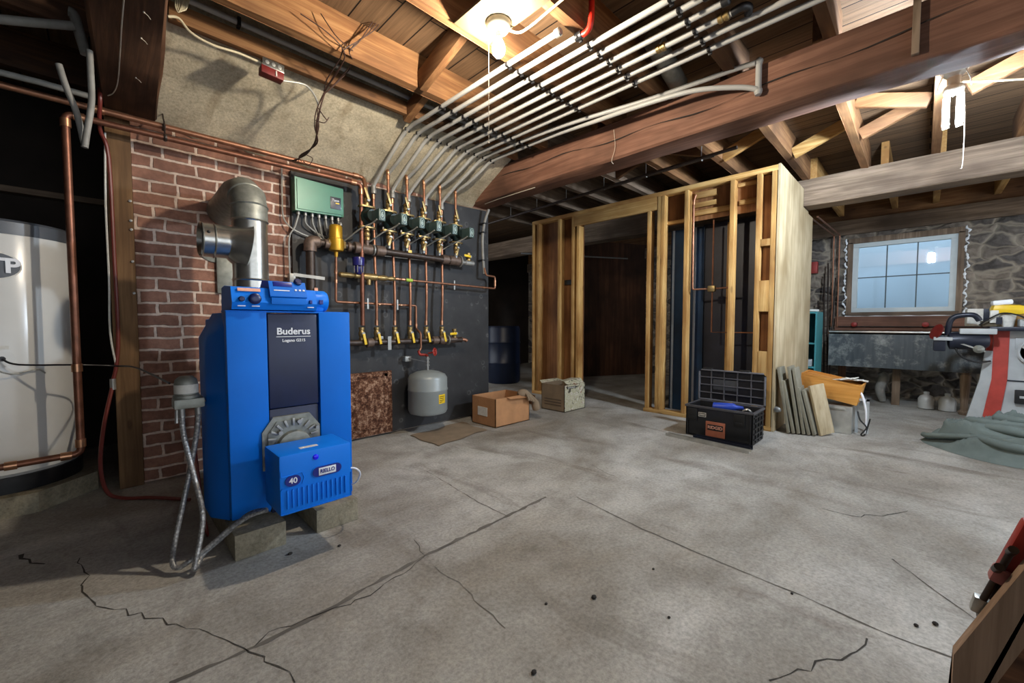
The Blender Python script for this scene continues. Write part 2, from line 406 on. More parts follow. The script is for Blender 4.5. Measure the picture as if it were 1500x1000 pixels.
# chimney masonry, its leaning concrete hearth support, dark walls beyond
struct(MB().box(.15, 2.87, YW, 4.5, 0, 2.15).build('wall_chimney', 'brick'), 'red brick chimney base with pale mortar', 'wall')
cb = MB(); n = 26; prof = [(3.235, 2.115), (3.20, 2.14), (3.05, 2.215), (2.62, 2.45), (2.60, 2.60)]
rows = []
for i in range(n+1):
    x = .15+(2.66-.15)*i/n; w = .014*math.sin(i*1.7)+.010*math.sin(i*4.1)-.02*i/n
    rows.append([(x, 3.27, 2.115+w)]+[(x, y, z+(w if j < 2 else 0)) for j, (y, z) in enumerate(prof)])
cb.quadmesh(rows); cb.box(.15, 2.66, 3.27, 4.5, 2.15, 2.6)
struct(cb.build('wall_hearth', 'corbel'), 'rough grey concrete hearth support leaning out above the brick', 'wall')
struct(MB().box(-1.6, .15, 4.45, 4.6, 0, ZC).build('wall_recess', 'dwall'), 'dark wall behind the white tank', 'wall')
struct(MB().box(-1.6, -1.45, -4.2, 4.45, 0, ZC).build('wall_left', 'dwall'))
struct(MB().box(-1.45, .14, 4.36, 4.45, 1.83, 1.87).build('trim_1', 'greyX'))
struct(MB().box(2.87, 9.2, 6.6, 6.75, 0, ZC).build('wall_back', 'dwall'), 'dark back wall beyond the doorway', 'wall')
# rubble wall with the window
WX = 7.15; wy0, wy1, wz0, wz1 = -.29, .70, 1.06, 2.02
sw = MB()
def rub(y0, y1, z0, z1):
    ny, nz = max(1, int(abs(y1-y0)/.09)), max(1, int((z1-z0)/.09))
    rows = []
    for j in range(nz+1):
        row = []
        for i in range(ny+1):
            y = y0+(y1-y0)*i/ny; z = z0+(z1-z0)*j/nz
            e = 0 if i in (0, ny) or j in (0, nz) else .03*math.sin(y*9.1+math.sin(z*13)*2)*math.sin(z*17+y*3)
            row.append((WX-e, y, z))
        rows.append(row)
    sw.quadmesh(rows)
    sw.box(WX+.02, WX+.4, min(y0, y1), max(y0, y1), z0, z1)
rub(-4.2, wy0, 0, 2.16); rub(wy1, 6.6, 0, 2.16); rub(wy0, wy1, 0, wz0); rub(wy0, wy1, wz1, 2.16)
struct(sw.build('wall_window', 'stone'), 'rubble stone foundation wall around the window', 'wall')
struct(MB().box(WX-.05, WX+.3, -4.2, 6.6, 2.13, 2.32).build('trim_2', 'greyY'), 'weathered sill timber along the top of the stone wall', 'trim')
struct(MB().box(WX-.01, WX+.3, -4.2, 6.6, 2.32, 2.6).build('trim_3', 'joistY'))

# window
wn = thing('window_1', 'white framed six pane basement window in the stone wall', 'window', (WX, .2, wz0)); wn['kind'] = 'structure'
fx = WX-.02
f = MB(); b = .055
f.box(fx, fx+.06, wy0+.02, wy1-.02, wz0+.03, wz0+.03+b, .004); f.box(fx, fx+.06, wy0+.02, wy1-.02, wz1-.02-b, wz1-.02, .004)
f.box(fx+.001, fx+.059, wy0+.02, wy0+.02+b, wz0+.03+b, wz1-.02-b); f.box(fx+.001, fx+.059, wy1-.02-b, wy1-.02, wz0+.03+b, wz1-.02-b)
f.build('window_frame', 'frame_white', wn)
mu = MB(); gy0, gy1, gz0, gz1 = wy0+.075, wy1-.075, wz0+.085, wz1-.075
for k in (1, 2): y = gy0+(gy1-gy0)*k/3; mu.box(fx+.015, fx+.035, y-.006, y+.006, gz0, gz1)
mu.box(fx+.015, fx+.035, gy0, gy1, (gz0+gz1)/2-.006, (gz0+gz1)/2+.006)
mu.build('muntin', 'muntin', wn)
g = NT('window glass'); g.t.nodes.remove(g.b); gl = g.n('ShaderNodeBsdfGlossy'); gl.inputs['Roughness'].default_value = .02
tr = g.n('ShaderNodeBsdfTransparent'); tr.inputs[0].default_value = (.92, .97, 1, 1); mxs = g.n('ShaderNodeMixShader'); mxs.inputs[0].default_value = .06
g.l(tr.outputs[0], mxs.inputs[1]); g.l(gl.outputs[0], mxs.inputs[2]); g.l(mxs.outputs[0], g.out.inputs[0]); M['glass'] = g.m
MB().box(fx+.022, fx+.028, gy0-.01, gy1+.01, gz0-.01, gz1+.01).build('pane', 'glass', wn)
MB().box(fx-.05, WX+.3, wy0-.01, wy1+.01, wz0-.02, wz0+.03, .004).build('window_sill', 'greyY', wn)
jm = MB(); jm.box(fx-.02, WX+.3, wy0-.035, wy0+.02, wz0, wz1, .004); jm.box(fx-.02, WX+.3, wy1-.02, wy1+.035, wz0, wz1, .004); jm.box(fx-.02, WX+.3, wy0-.03, wy1+.03, wz1-.02, wz1+.05, .004)
jm.build('window_jamb', 'greyZ', wn)
fo = MB(); rnd = random.Random(3)
for yy in (wy0-.055, wy1+.055):
    fo.tube([(fx-.02+rnd.uniform(-.010, .010), yy+rnd.uniform(-.016, .016), wz0+(wz1-wz0+.06)*i/34) for i in range(35)], lambda t: .008+.005*math.sin(t*61)+.005*math.sin(t*143), 7, 2)
fo.tube([(fx-.05, wy0-.04+(wy1-wy0+.08)*i/14, wz0-.028+rnd.uniform(-.006, .006)) for i in range(15)], .012, 6, 2)
fo.build('foam_seal', 'foam', wn, 80)
# daylight outside: added pale backdrop that tones down the sky seen through the glass
struct(MB().box(9.0, 9.15, -4, 5, -.1, 4.6).build('backdrop_outside', plain('pale blue backdrop', (206, 230, 246), .9, 0, .05, 2)), 'pale backdrop added outside to tone down the window view', 'wall')

# beams that run from the chimney wall along the room
def beam(name, x0, x1, y0, y1, mat, label, skew=0.):
    rn = random.Random(name+str(x0)); mb = MB(); n = 24; rows = []
    for i in range(n+1):
        y = y0+(y1-y0)*i/n; w = lambda: rn.uniform(-.005, .005); k = skew*(y-3.2)
        c = .012
        rows.append([(px+k, y, pz) for px, pz in ((x0, ZT+w()), (x0+w(), ZB+c), (x0+c, ZB+w()), (x1-c, ZB+w()), (x1+w(), ZB+c), (x1, ZT+w()), (x0, ZT))])
    mb.quadmesh(rows)
    for k in (0, -1): mb.bm.faces.new([mb.bm.verts.new(p) for p in rows[k][:-1]])
    o = mb.build(name, mat); struct(o, label, 'beam'); return o
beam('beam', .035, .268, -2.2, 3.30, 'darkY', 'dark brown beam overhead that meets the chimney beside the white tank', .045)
bA = beam('beam', 2.65, 2.87, -2.6, 3.32, 'beamY', 'long red brown beam above the middle of the room')
beam('beam', 5.07, 5.30, -3.6, 6.5, 'greyY', 'weathered beam nearest the window wall')
# drying crack along the middle beam
ck = MB()
rows = []
for i in range(41):
    y = -1.0+4.1*i/40; z = 2.275+.012*math.sin(i*.9)+.02*math.sin(i*.23); h = .0022+.0016*math.sin(i*1.3)
    rows.append([(2.6425, y, z-h), (2.6425, y, z+h)])
ck.quadmesh(rows).build('crack', 'debris', bA)
# joists
JY = [2.24, 1.625, 1.22, .80, .35, -.12, -.58, -1.05, -1.52]
near_names = ['sawn orange joist nearest the chimney, above the boiler', 'rough edged joist between the boiler and the bare bulb', 'joist holding up the painted square with the bare bulb',
 'joist crossing over the middle of the white heating tubes', 'dark joist where the red heating tube turns up', 'joist near the open end of the long heating tubes',
 'joist over the near end of the room', 'joist above the wooden plank', 'nearest joist of the middle bay']
for i, y in enumerate(JY):
    rn = random.Random(i); mb = MB(); xs = [0.03+(2.85-.03)*k/12 for k in range(13)]
    rows = [[(x, y+.052, ZT+rn.uniform(-.006, .006)), (x, y, ZT+rn.uniform(-.008, .008)), (x, y+rn.uniform(-.004, .004), ZC), (x, y+.052, ZC), (x, y+.052, ZT)] for x in xs]
    mb.quadmesh(rows)
    for k in (0, -1): mb.bm.faces.new([mb.bm.verts.new(p) for p in rows[k][:-1]])
    tag(mb.build('joist', 'joistX'), near_names[i], 'joist', 'floor joists of the middle bay')
FJ = [4.05, 3.57, 3.1, 2.64, 2.16, 1.70, 1.24, .79, .34, -.12, -.58, -1.05, -1.52, -2.0]
far_names = ['farthest joist in the dark beyond the chimney', 'second farthest joist beyond the chimney', 'joist just past the end of the chimney', 'joist over the left studs of the pine wall',
 'joist over the doorway of the pine wall', 'joist over the door trimmer of the pine wall', 'joist over the wired studs of the pine wall', 'joist by the pale end panel of the pine wall',
 'pale lit joist between the end panel and the caged lamp', 'joist that carries the caged lamp', 'first joist on this side of the caged lamp', 'second joist on this side of the caged lamp', 'third joist on this side of the caged lamp', 'nearest joist beyond the red brown beam']
for i, y in enumerate(FJ):
    rn = random.Random(50+i); mb = MB(); xs = [2.66+(5.29-2.66)*k/8 for k in range(9)]
    yo = y+.056
    rows = [[(x, yo+.055, ZT+rn.uniform(-.008, .008)), (x, yo, ZT+rn.uniform(-.008, .008)), (x, yo+rn.uniform(-.004, .004), ZC), (x, yo+.055, ZC), (x, yo+.055, ZT)] for x in xs]
    mb.quadmesh(rows)
    for k in (0, -1): mb.bm.faces.new([mb.bm.verts.new(p) for p in rows[k][:-1]])
    tag(mb.build('joist', 'joistX' if i > 4 else 'greyX'), far_names[i], 'joist', 'floor joists of the far bay')
WJ = [1.25, .79, .26, -.10, -.58, -1.05]
win_names = ['short joist past the end panel by the window', 'short joist over the two copper lines by the window', 'pale short joist over the left of the window', 'pale short joist over the right of the window', 'pale short joist past the right of the window', 'last short joist over the machine stand']
for i, y in enumerate(WJ):
    tag(MB().box(5.1, WX-.012, y, y+.055, ZT-.0, ZC, .003).build('joist', 'pineX'), win_names[i], 'joist', 'short joists by the window')
LJ = [3.6, 2.9, 2.24, 1.6, .95]
for i, y in enumerate(LJ):
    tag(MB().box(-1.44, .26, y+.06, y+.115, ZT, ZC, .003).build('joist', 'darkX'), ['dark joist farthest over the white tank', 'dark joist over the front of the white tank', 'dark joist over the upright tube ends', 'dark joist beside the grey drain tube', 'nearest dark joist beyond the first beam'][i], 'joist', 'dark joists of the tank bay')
# bridging between joists and odd timbers
def brid(p, q, w, h, mat, label, up=(0, 0, 1)):
    tag(MB().bar(p, q, w, h, up, .003).build('bridging_block', mat), label, 'wood block', 'bridging between the joists')
brid((1.44, 2.232, 2.43), (1.44, 1.812, 2.555), .12, .045, 'joistY', 'stub of bridging nailed to the orange joist beside the bulb', (1, 0, 0))
brid((1.56, 2.62, 2.40), (1.56, 2.30, 2.50), .09, .05, 'joistY', 'short brace between the wall ledger and the orange joist', (1, 0, 0))
brid((4.25, .39, 2.42), (4.25, .01, 2.57), .09, .04, 'joistY', 'sunlit diagonal brace beside the caged lamp', (1, 0, 0))
brid((3.95, .39, 2.57), (3.95, .01, 2.43), .09, .04, 'joistY', 'crossing diagonal brace behind the caged lamp', (1, 0, 0))
brid((4.3, .84, 2.42), (4.3, .455, 2.57), .09, .04, 'pineY', 'diagonal brace above the pale end panel', (1, 0, 0))
brid((3.95, 1.30, 2.42), (3.95, .91, 2.57), .09, .04, 'pineY', 'diagonal brace over the studs next to the end panel', (1, 0, 0))
brid((3.9, -.16, 2.42), (3.9, -.52, 2.57), .09, .04, 'joistY', 'diagonal brace on the near side of the caged lamp', (1, 0, 0))
brid((3.75, 1.76, 2.57), (3.75, 1.36, 2.43), .09, .04, 'joistY', 'dim diagonal brace over the wired studs', (1, 0, 0))
brid((3.7, 2.22, 2.43), (3.7, 1.82, 2.57), .09, .04, 'joistY', 'dim diagonal brace over the doorway', (1, 0, 0))
# ledger at the top of the hearth support
tag(MB().box(.27, 2.64, 2.565, 2.605, 2.39, 2.475, .003).build('ledger_board', 'joistX'), 'long ledger board along the top of the concrete', 'board')
lp = thing('heating_tube', 'white tube clipped along the top of the ledger board', 'tube', (.3, 2.55, 2.5))
MB().tube([(.27, 2.553, 2.505), (1.5, 2.553, 2.5), (2.6, 2.553, 2.5)], .0145, 10).build('tube', 'pex', lp)
for x in (.55, 1.62, 2.1): MB().box(x-.008, x+.008, 2.532, 2.572, 2.478, 2.524, .003).build('clip', 'black', lp)
# post at the edge of the brick
po = thing('wooden_post', 'rough brown post at the left edge of the brickwork', 'post', (.09, 3.27, 0))
MB().box(.042, .147, 3.20, 3.33, 0, 2.128, .006).build('post', wood('post grain', (118, 90, 60), (142, 110, 76), 'Z', (92, 66, 44)), po)
for z in (1.64, 1.53, 1.48, 1.3, 1.12): MB().lathe([(.003, -.005), (.007, -.004), (.007, .004), (.003, .005)], (.135, 3.196, z), '-Y', 12).build('nail_washer', 'zinc', po)

# black board on the chimney face
bb = thing('backboard', 'black painted board on the chimney behind the pumps', 'board', (1.9, 3.235, 0))
MB().prism([(.985, .012), (2.865, .012), (2.865, 2.10), (.985, 2.03)], 'Y', 3.215, 3.248).build('panel', 'backboard', bb)
MB().prism([(.985, 2.031), (2.865, 2.101), (2.865, 2.108), (.985, 2.038)], 'Y', 3.212, 3.248).build('edge_strip', 'grey'+'X', bb)

# floor cracks and joints (each a flat seam in the slab)
def crack(pts, w, mat, nm='floor_crack', jit=.012):
    rn = random.Random(len(pts)*7+int(w*1e5)); P = [at(px, py, z=0) for px, py in pts]; Q = []
    for a, b in zip(P, P[1:]):
        k = max(2, int((b-a).length/.035))
        for i in range(k): Q.append(a.lerp(b, i/k)+V((rn.uniform(-jit, jit), rn.uniform(-jit, jit), 0)))
    Q.append(P[-1]); rows = []
    for i, p in enumerate(Q):
        d = (Q[min(i+1, len(Q)-1)]-Q[max(i-1, 0)]).normalized(); nn = V((-d.y, d.x, 0)); ww = w*rn.uniform(.2, 1.)
        rows.append([p+nn*ww+V((0, 0, .0012)), p-nn*ww+V((0, 0, .0012))])
    MB().quadmesh(rows).build(nm, mat, fl)
crack([(112, 820), (128, 850), (115, 862), (145, 888), (205, 901), (260, 915), (333, 934), (352, 950), (408, 975), (432, 1000)], .0028, 'crackm')
crack([(30, 812), (48, 824), (66, 826)], .009, 'crackm')
crack([(378, 945), (392, 930), (470, 900), (545, 872), (600, 832), (622, 815)], .003, 'crackm')
crack([(622, 815), (612, 800), (606, 790)], .0022, 'crackm')
crack([(250, 1000), (372, 948), (480, 893), (620, 815), (745, 755), (800, 728)], .012, 'jointm', 'floor_joint', .004)
crack([(845, 728), (942, 775), (1000, 800), (1090, 838), (1180, 875), (1290, 925), (1400, 965)], .0045, 'jointm', 'floor_joint', .003)
crack([(625, 690), (700, 735), (745, 757)], .003, 'jointm', 'floor_joint', .003)
crack([(1075, 708), (1125, 724)], .003, 'crackm')
crack([(1205, 745), (1250, 757), (1290, 755), (1330, 748)], .003, 'crackm')
crack([(1130, 1000), (1200, 975), (1255, 952), (1270, 935)], .003, 'crackm')
crack([(1310, 820), (1350, 850), (1390, 880), (1430, 908)], .003, 'crackm')
crack([(855, 675), (905, 700), (848, 690)], .0022, 'jointm')
crack([(640, 830), (660, 845), (700, 880), (740, 920)], .0018, 'jointm')
for i, (px, py, r) in enumerate([(870, 876, .011), (957, 834, .006), (782, 986, .009), (800, 885, .006), (1370, 915, .010), (1342, 917, .008), (425, 812, .010), (1160, 870, .006), (980, 905, .006), (497, 800, .008)]):
    p = at(px, py, z=0); mb = MB().sph((p.x, p.y, r*.45), r, 7, (1, .8, .55)); tag(mb.build('pebble', 'debris'), ['dark lump on the open floor, middle of the slab', 'tiny chip beyond the dark lump', 'crumb at the near edge of the slab', 'crumb beside the dark lump', 'larger crumb near the leaning plank', 'smaller crumb near the leaning plank', 'crumb in front of the boiler block', 'tiny crumb on the right half of the slab', 'crumb in the middle of the slab by the seam', 'crumb between the boiler blocks'][i], 'debris', 'crumbs on the slab')
# ================================================================ boiler
bo = thing('boiler', 'blue steel heating boiler with dark front panel and white lettering', 'boiler', (.6, 2.35, .104))
jb = MB()
JP = [(.30, .125), (.91, .125), (.91, .885), (.855, .992), (.352, .992), (.30, .885)]
FP = [(.352, .125), (.857, .125), (.857, .93), (.835, .992), (.372, .992), (.352, .93)]
jb.quadmesh([[(a, 2.02, b) for a, b in FP+FP[:1]], [(a, 2.11, b) for a, b in JP+JP[:1]], [(a, 2.26, b) for a, b in JP+JP[:1]]]); jb.bm.faces.new([jb.bm.verts.new((a, 2.26, b)) for a, b in JP])
jb.box(.40, .81, 2.255, 2.78, .112, .97, .01)
jb.build('jacket', 'blue', bo)
hd = MB(); hd.box(.352, .498, 1.98, 2.06, .135, .998, .004); hd.box(.712, .857, 1.98, 2.06, .112, .998, .004); hd.box(.498, .712, 2.02, 2.06, .112, .99)
hd.box(.352, .857, 1.985, 2.07, .994, 1.002, .002)
hd.build('front_cover', 'blue', bo)
pn = MB().box(.503, .707, 1.988, 2.02, .575, .99, .006).build('front_panel', 'navy', bo)
text('Buderus', (.606, 1.9865, .912), FY, .041, 'white', pn, bold=.0009, sx=1.02)
MB().box(.535, .677, 1.9862, 1.988, .888, .8905).build('underline', 'white', pn)
text('Logano G215', (.606, 1.9865, .872), FY, .0175, 'white', pn, bold=.0004)
pd = MB(); pd.box(.503, .707, 1.995, 2.02, .112, .572, .005); pd.build('lower_panel', 'navy', bo)
# burner door: cast plate with clamps
fd = MB(); DP = [(-.118, -.12), (-.118, .045), (-.075, .105), (.075, .105), (.118, .045), (.118, -.12)]
fd.prism([(.585+a, .435+b) for a, b in DP], 'Y', 1.972, 1.99); fd.prism([(.585+a*.82, .435+b*.82) for a, b in DP], 'Y', 1.966, 1.975)
fd.lathe([(.075, 0), (.07, .02), (.055, .024), (.0, .024)], (.59, 1.967, .40), '-Y', 26)
fdo = fd.build('burner_door', 'dullgalv', bo)
rb = MB()
for k in range(9):
    a = PI*(k+.5)/9; c = V((.587+.088*math.cos(a), 1.958, .435+.078*math.sin(a)))
    rb.bar(c-V((math.cos(a), 0, math.sin(a)))*.016, c+V((math.cos(a), 0, math.sin(a)))*.016, .010, .008, (0, 1, 0), .002)
    if k % 3 == 1: rb.cyl(c+V((.02, .01, 0)), c+V((.02, -.018, 0)), .009, n=8)
rb.build('clamp', 'zinc', fdo)
# control unit on top
ct = MB(); ct.prism([(2.02, 1.002), (1.975, 1.006), (1.962, 1.035), (1.985, 1.098), (2.10, 1.108), (2.16, 1.10), (2.17, 1.002)], 'X', .372, .70)
ct.lathe([(.038, 0), (.05, .005), (.05, .06), (.044, .07)], (.695, 2.04, 1.052), 'X', 24)
ct.box(.70, .745, 2.0, 2.16, 1.002, 1.092, .012)
cto = ct.build('control_unit', 'burner_blue', bo)
fp = MB(); fp.prism([(1.958, 1.06), (1.955, 1.064), (1.982, 1.13), (2.08, 1.138), (2.12, 1.10), (2.0, 1.05)], 'X', .508, .655); fp.build('display_flap', 'blue', cto)
MB().obox((.562, 1.9805, 1.116), (.075, .012, .022), (R(-20), 0, 0), .002).build('display', 'badge', cto)
MB().obox((.555, 1.964, 1.090), (.062, .002, .004), (R(-20), 0, 0)).build('caption', 'white', cto)
MB().box(.512, .652, 1.955, 1.96, 1.03, 1.058, .001).build('flap_handle', 'blue', cto)
for x, z, r, nm in ((.405, 1.048, .011, 'button'), (.452, 1.05, .023, 'knob')):
    MB().lathe([(r, 0), (r, .012), (r*.8, .016), (r*.3, .017)], (x, 1.968, z), '-Y', 18).build(nm, 'dial', cto)
MB().lathe([(.017, 0), (.017, .012), (.012, .016)], (.626, 1.99, 1.128), V((0, -.8, .6)), 18).build('knob', 'dial', cto)
for x in (.612, .628, .644): MB().obox((x, 1.966, 1.094), (.009, .004, .007), (R(-20), 0, 0)).build('button', 'white', cto)
for x, w in ((.672, .010), (.699, .018), (.727, .017)): MB().box(x-w/2, x+w/2, 1.955 if x < .69 else 1.985, 1.99, 1.036, 1.052 if w < .012 else 1.056, .001).build('rocker_switch', 'badge', cto)
MB().obox((.435, 1.9755, 1.087), (.082, .003, .014), (R(-20), 0, 0)).build('sticker', 'orange_label', cto)
for x in (.405, .455, .672): MB().box(x-.014, x+.014, 1.962, 1.9665, 1.018, 1.0215).build('caption', 'white', cto)
# burner in front of the door
bu = MB(); bu.box(.455, .733, 1.70, 1.90, .21, .445, .012); buo = bu.build('burner_cover', 'burner_blue', bo)
MB().cyl((.6, 1.89, .34), (.6, 2.0, .36), .075, n=24).build('blast_tube', 'dullgalv', buo)
MB().lathe([(.011, 0), (.011, .003), (.006, .006)], (.588, 1.70, .414), '-Y', 16).build('reset_button', 'lens', buo)
def pill(x0, x1, z0, z1, y, r):
    pts = []; h = (z1-z0)/2; zc = (z0+z1)/2
    for k in range(9): a = -PI/2+PI*k/8; pts.append((x1-h+h*math.cos(a), zc+h*math.sin(a)))
    for k in range(9): a = PI/2+PI*k/8; pts.append((x0+h+h*math.cos(a), zc+h*math.sin(a)))
    return pts
bd = MB().prism(pill(.574, .688, .332, .372, 0, 0), 'Y', 1.695, 1.703).build('badge', 'badge', buo)
MB().prism(pill(.570, .692, .328, .376, 0, 0), 'Y', 1.698, 1.703).build('badge_rim', 'burner_blue', buo)
MB().box(.597, .665, 1.6935, 1.695, .337, .367, .001).build('name_plate', 'white', bd)
text('RIELLO', (.631, 1.693, .352), FY, .0215, 'badge', bd, bold=.0005, sx=.86)
bd2 = MB().prism(pill(.474, .530, .322, .362, 0, 0), 'Y', 1.695, 1.703).build('badge', 'badge', buo)
text('40', (.502, 1.694, .342), FY, .030, 'white', bd2, bold=.0006)
for k in range(13):
    x = .482+.0185*k; MB().box(x-.0032, x+.0032, 1.694, 1.703, .236, .308, .002).build('vent_rib', 'burner_blue', buo)
tr_ = MB()
tr_.tube([(.46, 1.699, .385), (.46, 1.699, .365), (.47, 1.699, .362), (.535, 1.699, .366), (.543, 1.699, .345), (.535, 1.699, .32), (.465, 1.699, .317), (.458, 1.699, .31), (.458, 1.699, .218), (.73, 1.699, .218), (.73, 1.699, .318)], .002, 6)
tr_.build('moulding', 'burner_blue', buo)
MB().box(.545, .615, 1.745, 1.768, .4445, .4465).build('paper_strip', 'label', buo)
# blocks the boiler stands on
for x0, x1, nm in ((.344, .531, 'concrete block under the left half of the boiler'), (.655, .848, 'concrete block under the right half of the boiler')):
    tag(MB().box(x0, x1, 1.90, 2.76, 0, .104, .006).build('concrete_block', 'pad'), nm, 'block', 'blocks under the boiler')
# white cord at the side of the burner
tag(MB().tube([(.733, 1.8, .30), (.78, 1.78, .30), (.815, 1.80, .26), (.82, 1.86, .20), (.79, 1.93, .17), (.74, 1.94, .18)], .004, 8, 5).build('burner_cable', 'white'), 'white cord looping from the side of the burner', 'cord')
# flue pipe
fl_ = thing('flue_pipe', 'shiny metal flue pipe with side tee above the boiler', 'pipe', (.605, 2.75, 1.0))
fr = .089
p1 = MB(); p1.cyl((.607, 2.70, .99), (.607, 2.70, 1.20), fr, n=32); 
for z in (1.105, 1.19): p1.lathe([(fr, -.006), (fr+.005, 0), (fr, .006)], (.607, 2.70, z), 'Z', 32)
p1.build('lower_pipe', 'galv', fl_)
p2 = MB(); p2.cyl((.607, 2.70, 1.20), (.607, 2.70, 1.525), fr-.002, n=32); p2.lathe([(fr, -.006), (fr+.005, 0), (fr, .006)], (.607, 2.70, 1.52), 'Z', 32)
# conical side branch
p2.tube([(.590, 2.70, 1.375), (.56, 2.70, 1.38), (.53, 2.70, 1.385), (.505, 2.70, 1.39), (.49, 2.70, 1.39)], lambda t: .088+.05*max(0, .75-t)/.75, 28)
p2.build('tee', 'galv', fl_)
p3 = MB(); p3.lathe([(.088, 0), (.088, .055), (.094, .06), (.088, .065), (.088, .108), (.094, .114), (.086, .12), (.07, .06), (0.01, .058)], (.495, 2.70, 1.39), '-X', 32)
p3.build('draft_branch', 'galv', fl_)
MB().sph((.405, 2.617, 1.42), .008, 8).build('screw', 'rubber', fl_)
p4 = MB(); EL = [(.607, 2.70, 1.52), (.607, 2.70, 1.62), (.600, 2.735, 1.68), (.59, 2.80, 1.70)]
p4.tube([(.607, 2.70, 1.525), (.607, 2.70, 1.60), (.604, 2.72, 1.652), (.598, 2.775, 1.69), (.590, 2.84, 1.695), (.585, 2.87, 1.695)], .090, 28)
for c, d in (((.607, 2.70, 1.60), V((0, .1, 1))), ((.603, 2.725, 1.655), V((0, .7, .7)))): p4.lathe([(.091, -.005), (.095, 0), (.091, .005)], c, d, 32)
p4.build('elbow', 'dullgalv', fl_)
p5 = MB(); p5.cyl((.585, 2.862, 1.695), (.580, 3.245, 1.672), .088, n=28); p5.build('wall_pipe', 'dullgalv', fl_)
tag(MB().lathe([(.001, 0), (.085, .001), (.09, .006), (.08, .008)], (.53, 3.249, 1.43), '-Y', 28).build('flue_cover', 'dullgalv'), 'round metal cap on the bricks behind the flue pipe', 'cap')
tag(MB().box(.533, .645, 3.225, 3.248, 1.14, 1.385, .01).build('cover_plate', 'dullgalv'), 'oblong grey cover plate on the bricks behind the flue', 'plate')
# oil de-aerator with hoses
oi = thing('oil_filter', 'grey domed oil filter with label hanging beside the boiler', 'filter', (.235, 2.12, .64))
MB().lathe([(.001, .135), (.022, .133), (.036, .12), (.040, .10), (.040, .06), (.044, .056), (.044, .045), (.02, .04)], (.235, 2.12, .60), 'Z', 28).build('dome', 'dullgalv', oi)
MB().box(.190, .290, 2.075, 2.16, .605, .645, .008).build('filter_base', 'dullgalv', oi)
MB().lathe([(.0405, .065), (.0405, .10), (.039, .101), (.039, .064)], (.235, 2.12, .60), 'Z', 28).build('label_band', 'label', oi)
for x in (.215, .268): MB().cyl((x, 2.10, .61), (x, 2.09, .575), .011, n=12).build('hose_nut', 'zinc', oi)
MB().cyl((.20, 2.10, .60), (.197, 2.085, .55), .006, n=8).build('valve_lever', 'zinc', oi)
MB().bar((.26, 2.13, .62), (.30, 2.14, .62), .02, .004).build('bracket', 'zinc', oi)
h1 = [(.215, 2.09, .58), (.218, 2.085, .50), (.235, 2.02, .36), (.252, 1.95, .22), (.240, 1.93, .12), (.222, 1.91, .055), (.216, 1.90, .03)]
h2 = [(.268, 2.09, .58), (.262, 2.10, .50), (.238, 2.10, .36), (.205, 2.07, .22), (.172, 2.02, .10), (.160, 1.975, .045), (.172, 1.955, .028), (.20, 1.945, .04), (.26, 1.945, .07), (.33, 1.93, .125), (.40, 1.90, .17), (.455, 1.87, .185)]
tag(MB().tube(h1+[(.225, 1.92, .025), (.25, 1.95, .05), (.31, 1.955, .09), (.40, 1.93, .165), (.455, 1.89, .18)], .0095, 10, 6).build('braided_hose', 'braid'), 'braided hose hanging in front, from the near port of the oil filter', 'hose', 'oil hoses of the burner')
tag(MB().tube(h2, .0095, 10, 6).build('braided_hose', 'braid'), 'braided hose crossing behind, from the far port of the oil filter', 'hose', 'oil hoses of the burner')
tag(MB().tube([(.283, 2.16, .62), (.276, 2.2, .56), (.275, 2.26, .40), (.285, 2.27, .25), (.29, 2.22, .12), (.30, 2.2, .012), (.31, 2.4, .01)], .006, 8, 6).build('oil_line', 'red_tube'), 'red oil tube dropping from the oil filter along the boiler side', 'tube')
# ================================================================ white storage tank
tk = thing('water_heater', 'tall white storage tank with dark oval badge', 'water heater', (-.40, 3.47, .10))
TX, TY, TR = -.40, 3.47, .305
MB().lathe([(TR-.02, .18), (TR, .20), (TR, 1.385), (TR-.002, 1.39)], (TX, TY, 0), 'Z', 56).build('jacket', 'tank_white', tk)
MB().lathe([(TR-.01, .10), (TR-.008, .18), (TR-.05, .19)], (TX, TY, 0), 'Z', 48).build('base_ring', 'black', tk)
MB().lathe([(TR+.003, 1.385), (TR+.004, 1.445), (TR-.01, 1.458), (.01, 1.47)], (TX, TY, 0), 'Z', 56).build('top_rim', 'tank_rim', tk)
def onTank(ang, z, out): return V((TX+(TR+out)*math.sin(ang), TY-(TR+out)*math.cos(ang), z))
def tankpatch(a, z, ra, rz, out, mat, parent, nm, th=.004, n=28):
    mb = MB(); ring = [[], []]
    for o_ in (0, 1):
        for k in range(n):
            t = 2*PI*k/n; ring[o_].append(mb.bm.verts.new(onTank(a+ra*math.cos(t), z+rz*math.sin(t), out-th*(1-o_))))
    for k in range(n): mb.bm.faces.new((ring[0][k], ring[0][(k+1) % n], ring[1][(k+1) % n], ring[1][k]))
    c = mb.bm.verts.new(onTank(a, z, out+.0015))
    for k in range(n): mb.bm.faces.new((ring[1][k], ring[1][(k+1) % n], c))
    return mb.build(nm, mat, parent, 80)
A0 = .09
tankpatch(A0, 1.228, .335, .072, .0035, 'label', tk, 'badge_rim')
bg_ = tankpatch(A0, 1.228, .315, .064, .0055, 'tank_rim', tk, 'badge')
for ch, a in (('T', .065), ('P', .235)):
    p = onTank(A0+a-.01, 1.226, .0085); text(ch, p, (PI/2, 0, A0+a-.01), .098, 'white', bg_, bold=.003, ext=.002, sx=1.05)
for z, a, r in ((.775, .16, .042), (.50, -.06, .038), (.375, -.02, .038)):
    e = tankpatch(a, z, r/TR, r, .006, 'tank_white', tk, 'port_cover', .006)
    p = onTank(a, z, 0); MB().cyl(p, onTank(a, z, .02), .012, n=14).build('port_plug', 'black', e)
